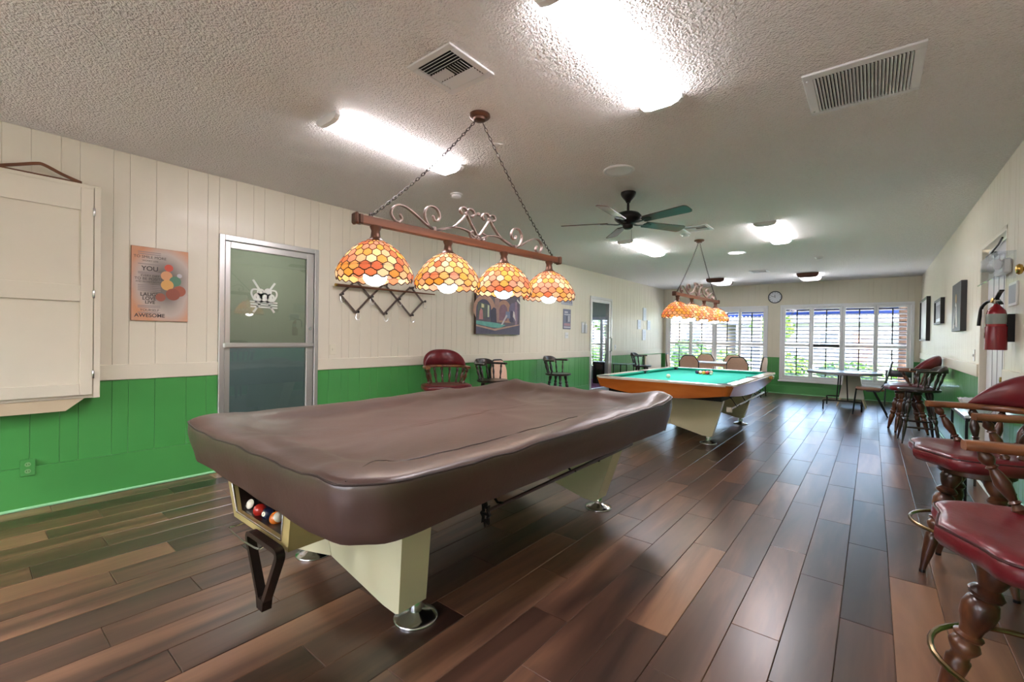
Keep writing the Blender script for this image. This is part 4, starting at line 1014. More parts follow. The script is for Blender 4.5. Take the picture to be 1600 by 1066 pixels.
# octagonal card table, metal chair and stool by the right window
ct = thing('card_table', 'grey octagonal card table before the right window', 'table', (-.42, 10.85, 0))
oc = [(.63*math.cos(R(22.5+45*k)), .63*math.sin(R(22.5+45*k))) for k in range(8)]
GT = mat('grey_table_top', (150, 152, 164), .3)
mb = MB(); mb.rings([[(x*s, y*s, z) for x, y in oc] for s, z in ((.98, .665), (1, .675), (1, .708), (.99, .716), (.86, .716), (.85, .706))]); mb.obj('tabletop', GT, ct)
for s in (-1, 1):
    fm = MB(); X = Matrix.Rotation(R(0), 4, 'Z')
    fm.tube(catmull([(-.29, s*.45, 0), (-.285, s*.45, .13), (-.25, s*.45, .175), (.25, s*.45, .175), (.285, s*.45, .13), (.29, s*.45, 0)], 3), .013, 7)
    for xx in (-.06, .06): fm.tube([(xx*1.4, s*.45, .175), (xx, s*.40, .67)], .011, 6)
    fm.obj('leg_frame', DARKMETAL, ct, True)
ps = thing('stool', 'cream tapered stool with short splayed legs under the card table', 'stool', (-.30, 11.25, 0))
MB().rings([[(sx*w_, sy*w_, z) for sx, sy in ((-1, -1), (1, -1), (1, 1), (-1, 1))] for w_, z in ((.20, .17), (.13, .60), (.14, .62))]).obj('body', mat('cream_panel', (226, 224, 216), .4), ps)
for sx in (-1, 1):
    for sy in (-1, 1): MB().cyl((sx*.17, sy*.17, .18), (sx*.23, sy*.23, 0), .02, .012, 8).obj('leg', mat('blond_wood', (216, 200, 166), .4), ps, True)
mc = thing('metal_chair', 'metal tube chair with brown seat at the card table', 'chair', (-.01, 10.22, 0), math.pi)
MB().box((-.19, -.20, .435), (.21, .20, .485), .02).obj('seat', mat('brown_seat_pad', (150, 108, 84), .5), mc, True, 60)
for s in (-1, 1):
    MB().tube(catmull([(.24, s*.21, 0), (.20, s*.21, .43), (.19, s*.21, .44)], 3), .011, 7).obj('leg', DARKMETAL, mc, True)
    MB().tube([(-.04, s*.21, .44), (-.24, s*.22, 0)], .011, 7).obj('leg', DARKMETAL, mc, True)
    MB().tube([(.06, s*.21, .43), (-.12, s*.21, .43), (-.20, s*.21, .55), (-.29, s*.20, .96)], .011, 7).obj('back_post', GREYM, mc, True)
X = Matrix.Translation((-.265, 0, .84)) @ Matrix.Rotation(R(-11), 4, 'Y')
MB().box((-.012, -.20, -.13), (.012, .20, .13), .01, X=X).obj('backrest', GREYM, mc, True, 60)
gc = thing('metal_chair', 'grey metal chair half hidden behind the red stool by the window', 'chair', (.42, 12.0, 0), math.pi/2*1.0)
MB().box((-.20, -.20, .44), (.20, .20, .47), .012).obj('seat', GREYM, gc, True, 60)
for sx in (-1, 1):
    for sy in (-1, 1): MB().cyl((sx*.18, sy*.19, .44), (sx*.22, sy*.20, 0), .010, n=7).obj('leg', GREYM, gc, True)
for s in (-1, 1): MB().tube([(-.18, s*.19, .44), (-.23, s*.19, .72)], .010, 6).obj('back_post', GREYM, gc, True)
MB().box((-.245, -.20, .60), (-.215, .20, .74), .01).obj('backrest', GREYM, gc, True, 60)

# narrow glass-topped table with crystal bowl at the right wall
nt = thing('console_table', 'narrow black-framed table with pale top at right wall', 'table', (.665, 5.36, 0))
MB().box((-.095, -.42, .70), (.095, .42, .722), .004).obj('tabletop', mat('pale_glass_top', (214, 224, 232), .1, coat=.5), nt)
MB().box((-.085, -.41, .675), (.085, .41, .70), .003).obj('frame', DARKMETAL, nt)
for sx in (-1, 1):
    for sy in (-1, 1): MB().box((sx*.078-.009, sy*.40-.009, 0), (sx*.078+.009, sy*.40+.009, .68), .002).obj('leg', DARKMETAL, nt)
for sx in (-1, 1): MB().box((sx*.078-.006, -.40, .12), (sx*.078+.006, .40, .133)).obj('stretcher', DARKMETAL, nt)
bw = thing('crystal_bowl', 'cut crystal bowl standing on the narrow table', 'bowl', (.668, 5.08, .722))
mb = MB(); n = 32; rr = []
for r_, z, j in ((.03, 0, 0), (.055, .012, 1), (.085, .05, 1), (.108, .088, 1), (.122, .118, 1), (.118, .120, 1), (.104, .09, 0), (.08, .052, 0), (.04, .016, 0)):
    rr.append([((r_+(.004*j if k % 2 else 0))*math.cos(2*math.pi*k/n), (r_+(.004*j if k % 2 else 0))*math.sin(2*math.pi*k/n), z+(.005 if (k % 2 and z > .11) else 0)) for k in range(n)])
mb.rings(rr); mb.obj('bowl', mat('cut_crystal', (240, 243, 246), .08, trans=.1, coat=.6), bw)

# ------------------------------------------------------------------ left wall things
cb = thing('dartboard_cabinet', 'big cream wall cabinet with panelled door at left edge', 'cabinet', (LX+.012, 0, 0))
cxd = .113; Y0, Y1 = -1.0, .68
MB().box((0, Y0, .775), (cxd-.022, Y1, 2.36), .004).obj('case', CREAM, cb)
dm = MB(); f0, f1_ = cxd-.020, cxd
def yb(lo, hi, z0, z1, x0=f0, x1=f1_): dm.box((x0, lo, z0), (x1, hi, z1), .003)
yb(.57, .640, .80, 2.33); yb(Y0+.03, Y0+.10, .80, 2.33); yb(Y0+.10, .57, 2.16, 2.33); yb(Y0+.10, .57, 1.49, 1.61); yb(Y0+.10, .57, .80, .885)
dr = dm.obj('door', CREAM, cb)
MB().box((f0-.001, Y0+.09, .87), (f0+.006, .58, 1.50)).obj('door_panel', CREAM, dr); MB().box((f0-.001, Y0+.09, 1.60), (f0+.006, .58, 2.18)).obj('door_panel', CREAM, dr)
MB().box((f0-.002, .644, .775), (f1_-.004, .682, 2.345), .003).obj('edge_strip', CREAM, cb)
for z in (2.16, 1.55, .95): MB().lathe([(0, .006), (.003, .008), (.057, .008), (.06, .006)], (f1_+.002, .642, z-.03), (f1_+.002, .642, z+.03), 10).obj('hinge', CHROME, cb, True)
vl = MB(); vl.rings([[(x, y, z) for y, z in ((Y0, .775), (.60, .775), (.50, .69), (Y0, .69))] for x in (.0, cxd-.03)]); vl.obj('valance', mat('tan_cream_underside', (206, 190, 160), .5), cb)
RACKW = wood('walnut_rack', (70, 40, 24), (120, 74, 44), (160, 108, 70), .35, 8, 1, .2, False, .03, .2)
def top_rack(label, c, rz):
    t = thing('triangle_rack', label, 'triangle rack', (LX+.062, c, 2.361), 0, 'triangle racks on the cabinet')
    P3 = [Vector((-.012, -.19)), Vector((-.012, .20)), Vector((.012, 0.02))]
    mb = MB(); mb.sweep(catmull([(0, -.21, .012), (0, -.11, .05), (0, -.02, .085), (0, .02, .085), (0, .11, .045), (0, .21, .012)], 4), [(-.010, -.006), (.010, -.006), (.010, .006), (-.010, .006)], (1, 0, 0))
    mb.obj('upper_band', RACKW, t); MB().box((-.028, -.21, 0), (.028, .21, .012), .004).obj('lower_band', RACKW, t)
    return t
top_rack('wooden triangle rack on the cream cabinet, right one', .37, 0); top_rack('wooden triangle rack on the cream cabinet, left one at photo edge', -.08, 0)

# motivational poster
po = thing('poster', 'rusty orange poster with motto and billiard balls on cream boards', 'poster', (LX, 1.07, 1.665))
PB = mat('poster_edge', (138, 84, 54), .6)
def poster_mat():
    m = mat('poster_print', (206, 168, 140), .5); N = m.node_tree.nodes; K = m.node_tree.links; b = N['Principled BSDF']
    tc = N.new('ShaderNodeTexCoord'); gr = N.new('ShaderNodeTexNoise'); gr.inputs['Scale'].default_value = 5
    mp = N.new('ShaderNodeMapping'); K.new(tc.outputs['Object'], mp.inputs[0]); K.new(mp.outputs[0], gr.inputs['Vector'])
    g2 = N.new('ShaderNodeTexGradient'); g2.gradient_type = 'SPHERICAL'; m2 = N.new('ShaderNodeMapping'); m2.inputs['Scale'].default_value = (1, 4.2, 2.9); m2.inputs['Location'].default_value = (0, -.12, -.05)
    K.new(tc.outputs['Object'], m2.inputs[0]); K.new(m2.outputs[0], g2.inputs[0])
    cr = N.new('ShaderNodeValToRGB'); e = cr.color_ramp.elements; e[0].color = lin((212, 150, 110)); e[1].color = lin((120, 112, 104)); e[1].position = .75
    k = e.new(.3); k.color = lin((196, 182, 172))
    ad = N.new('ShaderNodeMath'); ad.operation = 'MULTIPLY_ADD'; ad.inputs[1].default_value = .3; K.new(gr.outputs['Fac'], ad.inputs[0]); K.new(g2.outputs['Fac'], ad.inputs[2])
    sb = N.new('ShaderNodeMath'); sb.operation = 'SUBTRACT'; sb.inputs[1].default_value = .1; K.new(ad.outputs[0], sb.inputs[0])
    K.new(sb.outputs[0], cr.inputs[0]); K.new(cr.outputs[0], b.inputs['Base Color']); return m
MB().box((0, -.192, -.30), (.016, .192, .305), .002).obj('board', PB, po)
MB().box((.016, -.190, -.298), (.017, .190, .303)).obj('print', poster_mat(), po)
XP = Matrix(((0, 0, 1, .0172), (1, 0, 0, 0), (0, 1, 0, 0), (0, 0, 0, 1)))
INK = mat('poster_ink', (74, 66, 64), .6); INKL = mat('poster_ink_soft', (150, 138, 136), .6)
for txt, sz_, y, z, mm in (('TO SMILE MORE', .030, -.07, .222, INK), ('WORRY LESS', .018, -.07, .192, INK), ('YOU', .052, -.072, .128, INK), ('EVERY DAY', .024, -.07, .070, INK), ('TO BE POSITIVE', .030, -.066, .044, INK), ('AND REGRET NOTHING', .018, -.066, .020, INK),
                           ('LAUGH', .040, -.068, -.084, INK), ('LOVE', .038, -.075, -.116, INK), ('LIVE', .036, -.07, -.147, INK), ('YOURSELF', .027, -.072, -.212, INK), ('AWESOME', .042, -.070, -.256, INK)):
    text_mesh(txt, sz_, mm, po, XP @ Matrix.Translation((y, z, 0)), bold=.0008 if sz_ > .03 else 0)
ln = MB()
for z in (.262, .246, .165, .098, .088, -.008, -.022, -.036, -.050, -.176, -.188, -.232): ln.box((-.15, z-.003, 0), (.0, z+.003, .0004), X=XP)
ln.obj('small_print', INKL, po)
for (y, z), rr_, c in (((.055, .15), .030, (206, 86, 66)), ((.04, .082), .040, (214, 156, 112)), ((.10, .042), .042, (92, 134, 108)), ((.045, .005), .044, (216, 166, 96)), ((.13, .092), .018, (190, 186, 190)), ((.085, -.07), .05, (150, 84, 66)), ((.13, -.04), .045, (164, 92, 70)), ((.0, -.10), .034, (158, 92, 74))):
    mb = MB(); disc(mb, (y, z), rr_, XP, .0005+rr_*.004, 22); mb.obj('printed_ball', mat('print_'+str(c), c, .55), po)
sc = MB()
for k in range(2): pass

# accordion peg rack with cue
ar = thing('accordion_rack', 'dark wooden accordion peg rack with hooks on cream wall', 'coat rack', (LX, 0, 0))
ty = [2.87, 3.26, 3.65]; zt_, zm_, zb_ = 1.90, 1.72, 1.53
X0 = Matrix(((0, 0, 1, .012), (1, 0, 0, 0), (0, 1, 0, 0), (0, 0, 0, 1)))
ml = [2.685, 3.065, 3.455, 3.86]; tp = [2.88, 3.26, 3.66]
for k in range(3):
    for p, q, dz in (((ml[k], zm_), (tp[k], zt_), 0), ((tp[k], zt_), (ml[k+1], zm_), .012), ((ml[k], zm_), (tp[k], zb_), .012), ((tp[k], zb_), (ml[k+1], zm_), 0)):
        mb = MB(); seg(mb, p, q, .021, .010, X0 @ Matrix.Translation((0, 0, dz))); mb.obj('slat', mat('slat_wood', (92, 76, 66), .45), ar)
for y, z in [(m_, zm_) for m_ in ml]+[(t_, zt_-.02) for t_ in tp]+[(t_, zb_) for t_ in tp]:
    mb = MB(); mb.lathe([(0, .009), (.012, .008), (.045, .007), (.05, .014), (.060, .016), (.066, .006)], (.02, y, z), (.09, y, z+.012), 10); po_ = mb.obj('peg', DARKW, ar, True)
    if z < zt_-.05: MB().tube(catmull([(.042, y, z-.01), (.05, y-.012, z-.06), (.065, y, z-.085), (.075, y+.02, z-.07), (.075, y+.024, z-.045)], 3), .003, 5).obj('wire_hook', CHROME, po_, True)
cu = thing('cue_stick', 'wooden cue stick lying across the accordion rack', 'cue')
MB().tube([(LX+.065, 2.62, 1.822), (LX+.065, 3.3, 1.828), (LX+.065, 4.03, 1.834)], [.017, .013, .008], 10).obj('shaft', RACKW, cu, True)
MB().cyl((LX+.065, 4.03, 1.834), (LX+.065, 4.05, 1.8342), .008, .007, 8).obj('ferrule', IVORY, cu, True)
MB().cyl((LX+.065, 2.60, 1.8218), (LX+.065, 2.62, 1.822), .018, .017, 10).obj('butt_cap', GOLD, cu, True)

# painting: generic pool hall with arches
pt = thing('painting', 'canvas painting of an arched pool hall on cream wall', 'painting', (LX+.002, 5.39, 1.66))
MB().box((.001, -.53, -.34), (.045, .53, .34), .003).obj('canvas', mat('canvas_edge', (74, 58, 46), .7), pt)
XQ = Matrix(((0, 0, 1, .0455), (1, 0, 0, 0), (0, 1, 0, 0), (0, 0, 0, 1)))
def flat(P, c, lvl, nm='paint_patch'):
    mb = MB(); mb.prism(P, XQ @ Matrix.Translation((0, 0, lvl*.0006)), .0008); mb.obj(nm, mat('paint_'+str(c), c, .5, var=.12, vscale=14), pt)
flat([(-.53, -.34), (.53, -.34), (.53, .34), (-.53, .34)], (96, 88, 100), 0, 'painted_ground')
flat(arc(-.34, .0, .26, 0, 180, 16)+[(-.53, -.1), (-.08, -.1)], (184, 142, 122), 1); flat(arc(-.36, .02, .17, 0, 180, 14)+[(-.53, -.1), (-.19, -.1)], (78, 76, 98), 2)
flat([(-.10, -.15), (.0, -.15), (.0, .34), (-.12, .34)], (162, 128, 122), 3)
flat(arc(.12, .04, .17, 0, 180, 14)+[(-.05, -.15), (.29, -.15)], (172, 132, 112), 2); flat(arc(.10, .04, .10, 0, 180, 12)+[(0, -.12), (.2, -.12)], (128, 96, 112), 3)
flat(arc(.36, .06, .12, 0, 180, 12)+[(.24, -.12), (.48, -.12)], (108, 100, 124), 4); flat([(.40, -.2), (.46, -.2), (.45, .2), (.39, .2)], (140, 116, 134), 5)
flat([(-.50, -.10), (-.30, -.10), (-.30, .12), (-.50, .14)], (88, 96, 92), 5); flat([(-.28, -.08), (-.24, -.08), (-.24, .10), (-.28, .11)], (196, 200, 170), 6); flat([(-.42, .06), (-.36, .06), (-.36, .11), (-.42, .12)], (206, 204, 160), 6)
flat([(-.47, -.12), (-.38, -.12), (-.39, .02), (-.43, .05), (-.46, .0)], (186, 128, 128), 7)
flat([(-.20, -.18), (-.06, -.18), (-.08, .06), (-.14, .08), (-.2, .03)], (62, 60, 80), 6)
flat([(-.53, -.14), (-.1, -.16), (.16, -.19), (.02, -.24), (-.18, -.235), (-.53, -.19)], (104, 172, 162), 7)
flat([(-.53, -.20), (-.12, -.255), (.50, -.17), (.50, -.185), (-.10, -.285), (-.53, -.225)], (182, 150, 132), 8)
flat([(-.53, -.226), (-.10, -.286), (.53, -.18), (.53, -.34), (-.53, -.34)], (92, 88, 108), 7)
flat([(.04, -.19), (.17, -.02), (.20, -.04), (.08, -.19)], (192, 186, 190), 9); flat([(.14, -.08), (.28, -.08), (.26, .03), (.16, .03)], (120, 130, 158), 8); flat([(.26, -.14), (.36, -.14), (.34, .04), (.28, .05)], (70, 68, 90), 8)
flat([(.34, -.05), (.37, -.07), (.42, -.12), (.38, .03), (.35, .05)], (206, 198, 196), 9); flat([(.44, .22), (.53, .16), (.53, .19), (.45, .25)], (222, 220, 214), 9)

# signs, plates and switches
def plate(name, label, cat, Xm, w_, h_, d, m, kids=(), group=None, base=None):
    t = thing(name, label, cat, Xm.translation, 0, group); Y = Xm.copy(); Y.translation = (0, 0, 0)
    MB().box((-w_/2, -h_/2, 0), (w_/2, h_/2, d), min(.003, d*.4), X=Y).obj(base or 'plate', m, t)
    for nm, (x0, y0, x1, y1, z0, z1), mm in kids: MB().box((x0, y0, z0), (x1, y1, z1), X=Y).obj(nm, mm, t)
    return t
SG = mat('grey_sign', (196, 196, 206), .5); SGI = mat('grey_sign_ink', (140, 142, 160), .5); SGD = mat('sign_blue_grey', (120, 124, 146), .5); SGP = mat('sign_rose', (176, 140, 150), .5)
plate('wall_sign', 'small grey lettered sign above the tall poster on left wall', 'sign', XL(7.47, 1.985, LX), .40, .125, .012, SG, [('letter_row', (-.13+k*.065, -.03, -.085+k*.065, .03, .012, .013), SGI) for k in range(5)]+[('border', (-.19, .048, .19, .054, .012, .013), SGI), ('border', (-.19, -.054, .19, -.048, .012, .013), SGI)])
plate('wall_sign', 'tall narrow blue-grey poster below the small sign on left wall', 'sign', XL(7.475, 1.645, LX), .27, .39, .012, SGD,
      [('white_band', (-.11, .08, .11, .10, .012, .013), SG), ('white_band', (-.1, .12, .02, .15, .012, .013), SG), ('figure', (-.04, -.06, .0, .06, .012, .013), mat('sign_dark', (90, 92, 112), .5)), ('figure', (.04, -.05, .09, .07, .012, .013), SG), ('rose_band', (-.11, -.13, .11, -.08, .012, .013), SGP), ('white_band', (-.12, -.17, .12, -.145, .012, .013), SG)])
def switch(label, Xm, double=False, m=IVORY):
    w_ = .115 if double else .072; kids = []
    for dx in ((-.024, .024) if double else (0,)): kids.append(('toggle', (dx-.005, -.012, dx+.005, .012, .006, .014), m))
    return plate('light_switch', label, 'switch', Xm, w_, .115, .006, m, kids)
switch('ivory light switch beside the near glass door', XL(2.615, 1.11, LX)); switch('white double switch under the blue-grey poster', XL(7.48, 1.33, LX), True, PLASTIC)
switch('white light switch just beyond the far glass door', XL(9.61, 1.08, LX), False, PLASTIC); switch('white light switch by the doorway on right wall', XR(6.31, 1.17, RX), False, PLASTIC)
ou = plate('electrical_outlet', 'green painted electrical outlet low on the left wall', 'outlet', XL(.32, .30, LX+.012), .075, .118, .010, GREEN)
Y = XL(0, 0, 0)
for dz in (-.024, .024):
    k = MB(); disc(k, (0, dz), .016, Y @ Matrix.Translation((0, 0, .010)), .002, 16); k.obj('receptacle', mat('pale_green_plastic', (128, 176, 120), .4), ou)
    for dy in (-.006, .006): MB().box((dy-.0012, dz-.004, .012), (dy+.0012, dz+.005, .0125), X=Y).obj('slot', POCKET, ou)
bh = thing('brochure_holder', 'clear plastic brochure holder before the far glass door', 'holder', (LX, 8.13, 1.50))
MB().box((.003, -.10, -.12), (.007, .10, .12)).obj('back', CLEAR, bh); MB().box((.04, -.10, -.12), (.044, .10, .05)).obj('front', CLEAR, bh); MB().box((.007, -.10, -.12), (.04, .10, -.115)).obj('bottom', CLEAR, bh)
MB().box((.012, -.09, -.11), (.02, .0, .10)).obj('leaflet', WHITE, bh); MB().box((.022, .02, -.11), (.032, .09, .08)).obj('leaflet', PLASTIC, bh)
CW = mat('certificate_paper', (220, 226, 236), .4); CF = mat('pale_frame', (226, 232, 240), .3); CI = mat('certificate_ink', (168, 182, 206), .5)
for y, z, w_, h_, lb in ((10.95, 1.65, .20, .24, 'pale framed notice, left one of the cross-shaped group on left wall'), (11.28, 1.93, .20, .33, 'pale framed notice, top one of the cross-shaped group on left wall'), (11.57, 1.65, .20, .25, 'pale framed notice, right one of the cross-shaped group on left wall'), (11.26, 1.39, .22, .28, 'pale framed notice, lowest of the cross-shaped group on left wall')):
    plate('framed_notice', lb, 'frame', XL(y, z, LX), w_, h_, .015, CF, [('paper', (-w_/2+.02, -h_/2+.02, w_/2-.02, h_/2-.02, .015, .016), CW)]+[('print_line', (-w_/2+.04, q*h_-.004, w_/2-.04, q*h_+.004, .016, .0165), CI) for q in (.25, .1, -.05, -.2)], 'notices in a cross on left wall', 'frame')

# ------------------------------------------------------------------ right wall things
BF = mat('black_frame', (26, 25, 27), .4)
def picture(label, y0, y1, z0, z1, d, face, extras=()):
    t = thing('framed_picture', label, 'picture', (RX, (y0+y1)/2, (z0+z1)/2), 0, 'framed pictures on right wall'); h_, w_ = (z1-z0)/2, (y1-y0)/2; f = MB(); e = .03
    f.box((-d, -w_, h_-e), (0, w_, h_), .002); f.box((-d, -w_, -h_), (0, w_, -h_+e), .002); f.box((-d, -w_, -h_+e), (0, -w_+e, h_-e), .002); f.box((-d, w_-e, -h_+e), (0, w_, h_-e), .002)
    f.obj('frame', BF, t); MB().box((-d*.6, -w_+e*.9, -h_+e*.9), (-.003, w_-e*.9, h_-e*.9)).obj('print', face, t)
    return t
pw = mat('print_white', (222, 222, 222), .3); 
picture('large black-framed white picture nearest the far corner on right wall', 10.75, 12.15, 1.33, 2.12, .055, pw)
q = picture('small black-framed certificate between the two larger pictures', 8.75, 9.6, 1.57, 1.94, .045, mat('print_blue_white', (206, 212, 222), .3))
MB().box((-.03, -.3, -.1), (-.027, .3, .1)).obj('print_block', mat('print_grey', (150, 150, 160), .4), q)
q = thing('canvas_picture', 'dark grey canvas with gold ball and pale figure by doorway', 'picture', (RX, 7.17, 1.70))
MB().box((-.05, -.33, -.275), (0, .33, .275), .003).obj('canvas', mat('dark_canvas', (60, 60, 64), .45), q)
XC = Matrix(((0, 0, -1, -.0505), (-1, 0, 0, 0), (0, 1, 0, 0), (0, 0, 0, 1)))
k = MB(); disc(k, (0, .10), .05, XC, .002, 20); k.obj('gold_ball', mat('print_gold', (170, 138, 84), .4), q)
k = MB(); k.prism([(-.2, -.24), (-.1, -.24), (-.05, -.05), (.02, -.22), (.15, -.24), (.05, .02), (-.02, .06), (-.08, .0)], XC, .002); k.obj('pale_figure', mat('print_pale', (196, 192, 186), .5), q)
k = MB(); k.prism([(-.12, -.2), (-.04, -.2), (.0, .0), (-.06, .02)], XC @ Matrix.Translation((0, 0, .001)), .002); k.obj('dark_figure', BF, q)
nf = plate('framed_notice', 'small white-framed grey notice right of the fire extinguisher', 'frame', XR(4.76, 1.645, RX), .24, .17, .012, PLASTIC, [('print', (-.10, -.065, .10, .065, .012, .013), mat('notice_grey', (150, 158, 170), .4))], None, 'frame')
kn = thing('brass_knob', 'round brass knob on wall at the right photo edge', 'knob', (RX, 4.36, 1.775))
MB().lathe([(0, .03), (.008, .03), (.012, .014), (.03, .013), (.036, .03), (.05, .036), (.062, .028), (.068, .006)], (0, 0, 0), (-1, 0, 0), 18).obj('knob', GOLD, kn, True, 60)
eb_ = thing('emergency_light', 'clear plastic guarded emergency light above the fire extinguisher', 'emergency light', (RX, 5.0, 1.86))
g = MB(); g.box((-.11, -.27, -.095), (-.105, .26, .095)); g.box((-.105, -.27, -.095), (0, -.265, .095)); g.box((-.105, .255, -.095), (0, .26, .095)); g.box((-.11, -.27, .09), (0, .26, .095)); g.obj('clear_guard', CLEAR, eb_)
MB().box((-.125, -.28, -.107), (0, .27, -.095), .004).obj('guard_ledge', CLEAR, eb_)
MB().box((-.05, -.16, -.05), (-.002, .14, .06), .01).obj('housing', PLASTIC, eb_)
for s in (-1, 1): MB().lathe([(0, .02), (.02, .04), (.03, .04), (.031, .003)], (-.05, s*.12, .02), (-.2, s*.2, .0), 16).obj('lamp_head', PLASTIC, eb_, True)
fe = thing('fire_extinguisher', 'red fire extinguisher hanging in bracket by the doorway', 'fire extinguisher', (.70, 4.74, 0))
RED = mat('extinguisher_red', (150, 26, 36), .25, coat=.4)
MB().lathe([(1.255, .036), (1.25, .048), (1.262, .053), (1.50, .053), (1.525, .048), (1.55, .03), (1.56, .02), (1.575, .016)], (0, 0, 0), (0, 0, 1), 28).obj('cylinder', RED, fe, True, 50)
MB().lathe([(1.24, .054), (1.243, .058), (1.405, .058), (1.41, .055)], (0, 0, 0), (0, 0, 1), 28).obj('red_holder', mat('holder_red', (130, 24, 34), .3), fe, True, 50)
MB().lathe([(1.428, .0535), (1.429, .0545), (1.50, .0545), (1.501, .0535)], (0, 0, 0), (0, 0, 1), 28).obj('label_band', mat('label_grey', (150, 160, 152), .5), fe, True)
MB().box((-.018, -.03, 1.57), (.018, .03, 1.61), .008).obj('valve', CHROME, fe, True)
hn = MB(); hn.sweep([(.0, .02, 1.61), (.0, -.10, 1.65), (0, -.16, 1.66)], [(-.012, -.004), (.012, -.004), (.012, .004), (-.012, .004)], (0, 0, 1)); hn.sweep([(.0, .0, 1.585), (.0, -.09, 1.585), (0, -.14, 1.565)], [(-.012, -.004), (.012, -.004), (.012, .004), (-.012, .004)], (0, 0, 1)); hn.obj('handle', DARKMETAL, fe)
MB().tube(catmull([(-.01, .03, 1.59), (-.03, .08, 1.60), (-.06, .11, 1.56), (-.07, .115, 1.48), (-.075, .11, 1.42)], 4), .011, 8).obj('hose', DARKMETAL, fe, True)
MB().lathe([(0, .016), (.012, .018), (.014, .003)], (-.015, 0, 1.60), (-.1, -.02, 1.62), 14).obj('gauge', GOLD, fe, True)
MB().box((-.064, .0, 1.40), (-.062, .07, 1.54)).obj('paper_tag', mat('tag_paper', (214, 212, 204), .6), fe)
k = MB(); k.lathe([(0, .022), (.002, .022)], (-.0570, .01, 1.345), (-.2, .03, 1.345), 18); k.obj('round_sticker', GOLD, fe)
MB().box((.054, -.02, 1.3), (RX-.70, .02, 1.5)).obj('wall_bracket', DARKMETAL, fe)

# ------------------------------------------------------------------ clock on the far wall
ck = thing('wall_clock', 'round black-rimmed wall clock between the windows', 'clock', (-1.885, FY, 2.365))
MB().lathe([(0, .15), (.03, .152), (.042, .146), (.040, .132), (.02, .130)], (0, 0, 0), (0, -1, 0), 40).obj('rim', mat('clock_rim', (34, 40, 52), .3), ck, True, 50)
MB().lathe([(.0, .131), (.021, .131)], (0, 0, 0), (0, -1, 0), 36).obj('dial', mat('clock_dial', (230, 232, 238), .4), ck)
XK = Matrix(((1, 0, 0, 0), (0, 0, -1, -.0215), (0, 1, 0, 0), (0, 0, 0, 1)))
tk = MB()
for i in range(12):
    a_ = R(30*i); s, c = math.sin(a_), math.cos(a_); seg(tk, (s*.103, c*.103), (s*.122, c*.122), .008, .001, XK)
tk.obj('hour_mark', BF, ck)
k = MB(); seg(k, (.012, -.002), (-.085, .03), .007, .002, XK); k.obj('minute_hand', BF, ck)
k = MB(); seg(k, (0, -.01), (-.004, .06), .010, .003, XK); k.obj('hour_hand', BF, ck)

# ------------------------------------------------------------------ outdoors
GRASS = mat('lawn_grass', (84, 116, 44), .9, var=.35, vscale=1.2, bump=.3, bscale=30)
gd = struct(MB().box((-60, FY+T, -.25), (60, 120, -.12)).obj('ground', GRASS))
PAVE = mat('pale_bounce_paving', (206, 202, 194), .8, var=.08, vscale=1)
struct(MB().box((-30, FY+T, -.14), (30, 17.4, -.10)).obj('patio', PAVE)); struct(MB().box((-40, -30, -.14), (40, BY-T, -.10)).obj('bounce_terrace', PAVE))  # unseen paving: terrace added, patio widened, both pale to bounce sun indoors
struct(MB().box((-60, 27, -.13), (60, 33, -.105)).obj('road', mat('asphalt', (168, 168, 170), .9, var=.1)))
BLUE = mat('blue_awning_cloth', (36, 70, 150), .7)
aw = thing('awning', 'blue cloth awning outside above the windows', 'awning', (0, 0, 0))
mb = MB(); mb.add([(-3.3, FY+T, 2.62), (1.6, FY+T, 2.62), (1.6, 14.1, 2.14), (-3.3, 14.1, 2.14), (-3.3, FY+T, 2.60), (1.6, FY+T, 2.60), (1.6, 14.1, 2.12), (-3.3, 14.1, 2.12)], [(0, 1, 2, 3), (4, 5, 6, 7), (0, 3, 7, 4), (1, 2, 6, 5), (2, 3, 7, 6), (0, 1, 5, 4)]); mb.obj('canopy_cloth', BLUE, aw)
vp = []
for i in range(50): x0 = -3.3+i*.098; vp += [(x0, 1.98), (x0+.049, 1.94)]
MB().prism([(-3.3, 2.14)]+[(x, z) for x, z in vp]+[(1.6, 1.98), (1.6, 2.14)], Matrix(((1, 0, 0, 0), (0, 0, 1, 14.09), (0, 1, 0, 0), (0, 0, 0, 1))), .01).obj('valance', BLUE, aw)
fm = MB()
for x_ in (-3.2, -1.6, 0.1, 1.5): fm.tube([(x_, 14.05, 2.11), (x_, FY+T, 1.9)], .015, 6)
fm.tube([(-3.3, 14.07, 2.10), (1.6, 14.07, 2.10)], .02, 6); fm.obj('awning_frame', DARKMETAL, aw)
pc = thing('porch_post', 'brown brick porch post at the right window edge', 'post', (.60, 13.3, -.12))
BR = mat('brown_brick', (120, 92, 74), .8, var=.2, vscale=10)
for i in range(18): MB().box((-.14, -.14, i*.135), (.14, .14, i*.135+.128), .006).obj('course', BR, pc)
pc2 = thing('porch_post', 'beige porch post outside the left window', 'post', (-2.55, 14.3, -.12))
MB().box((-.10, -.10, 0), (.10, .10, 2.4), .01).obj('shaft', mat('beige_post', (196, 180, 160), .7), pc2); MB().box((-.14, -.14, 0), (.14, .14, .2), .01).obj('base', mat('beige_post', (196, 180, 160), .7), pc2)
LEAF = [mat('hedge_leaf', (62, 100, 34), .6, var=.3, vscale=3), mat('bright_leaf', (86, 122, 40), .6, var=.3, vscale=3), mat('dark_leaf', (38, 66, 30), .6, var=.3, vscale=3)]
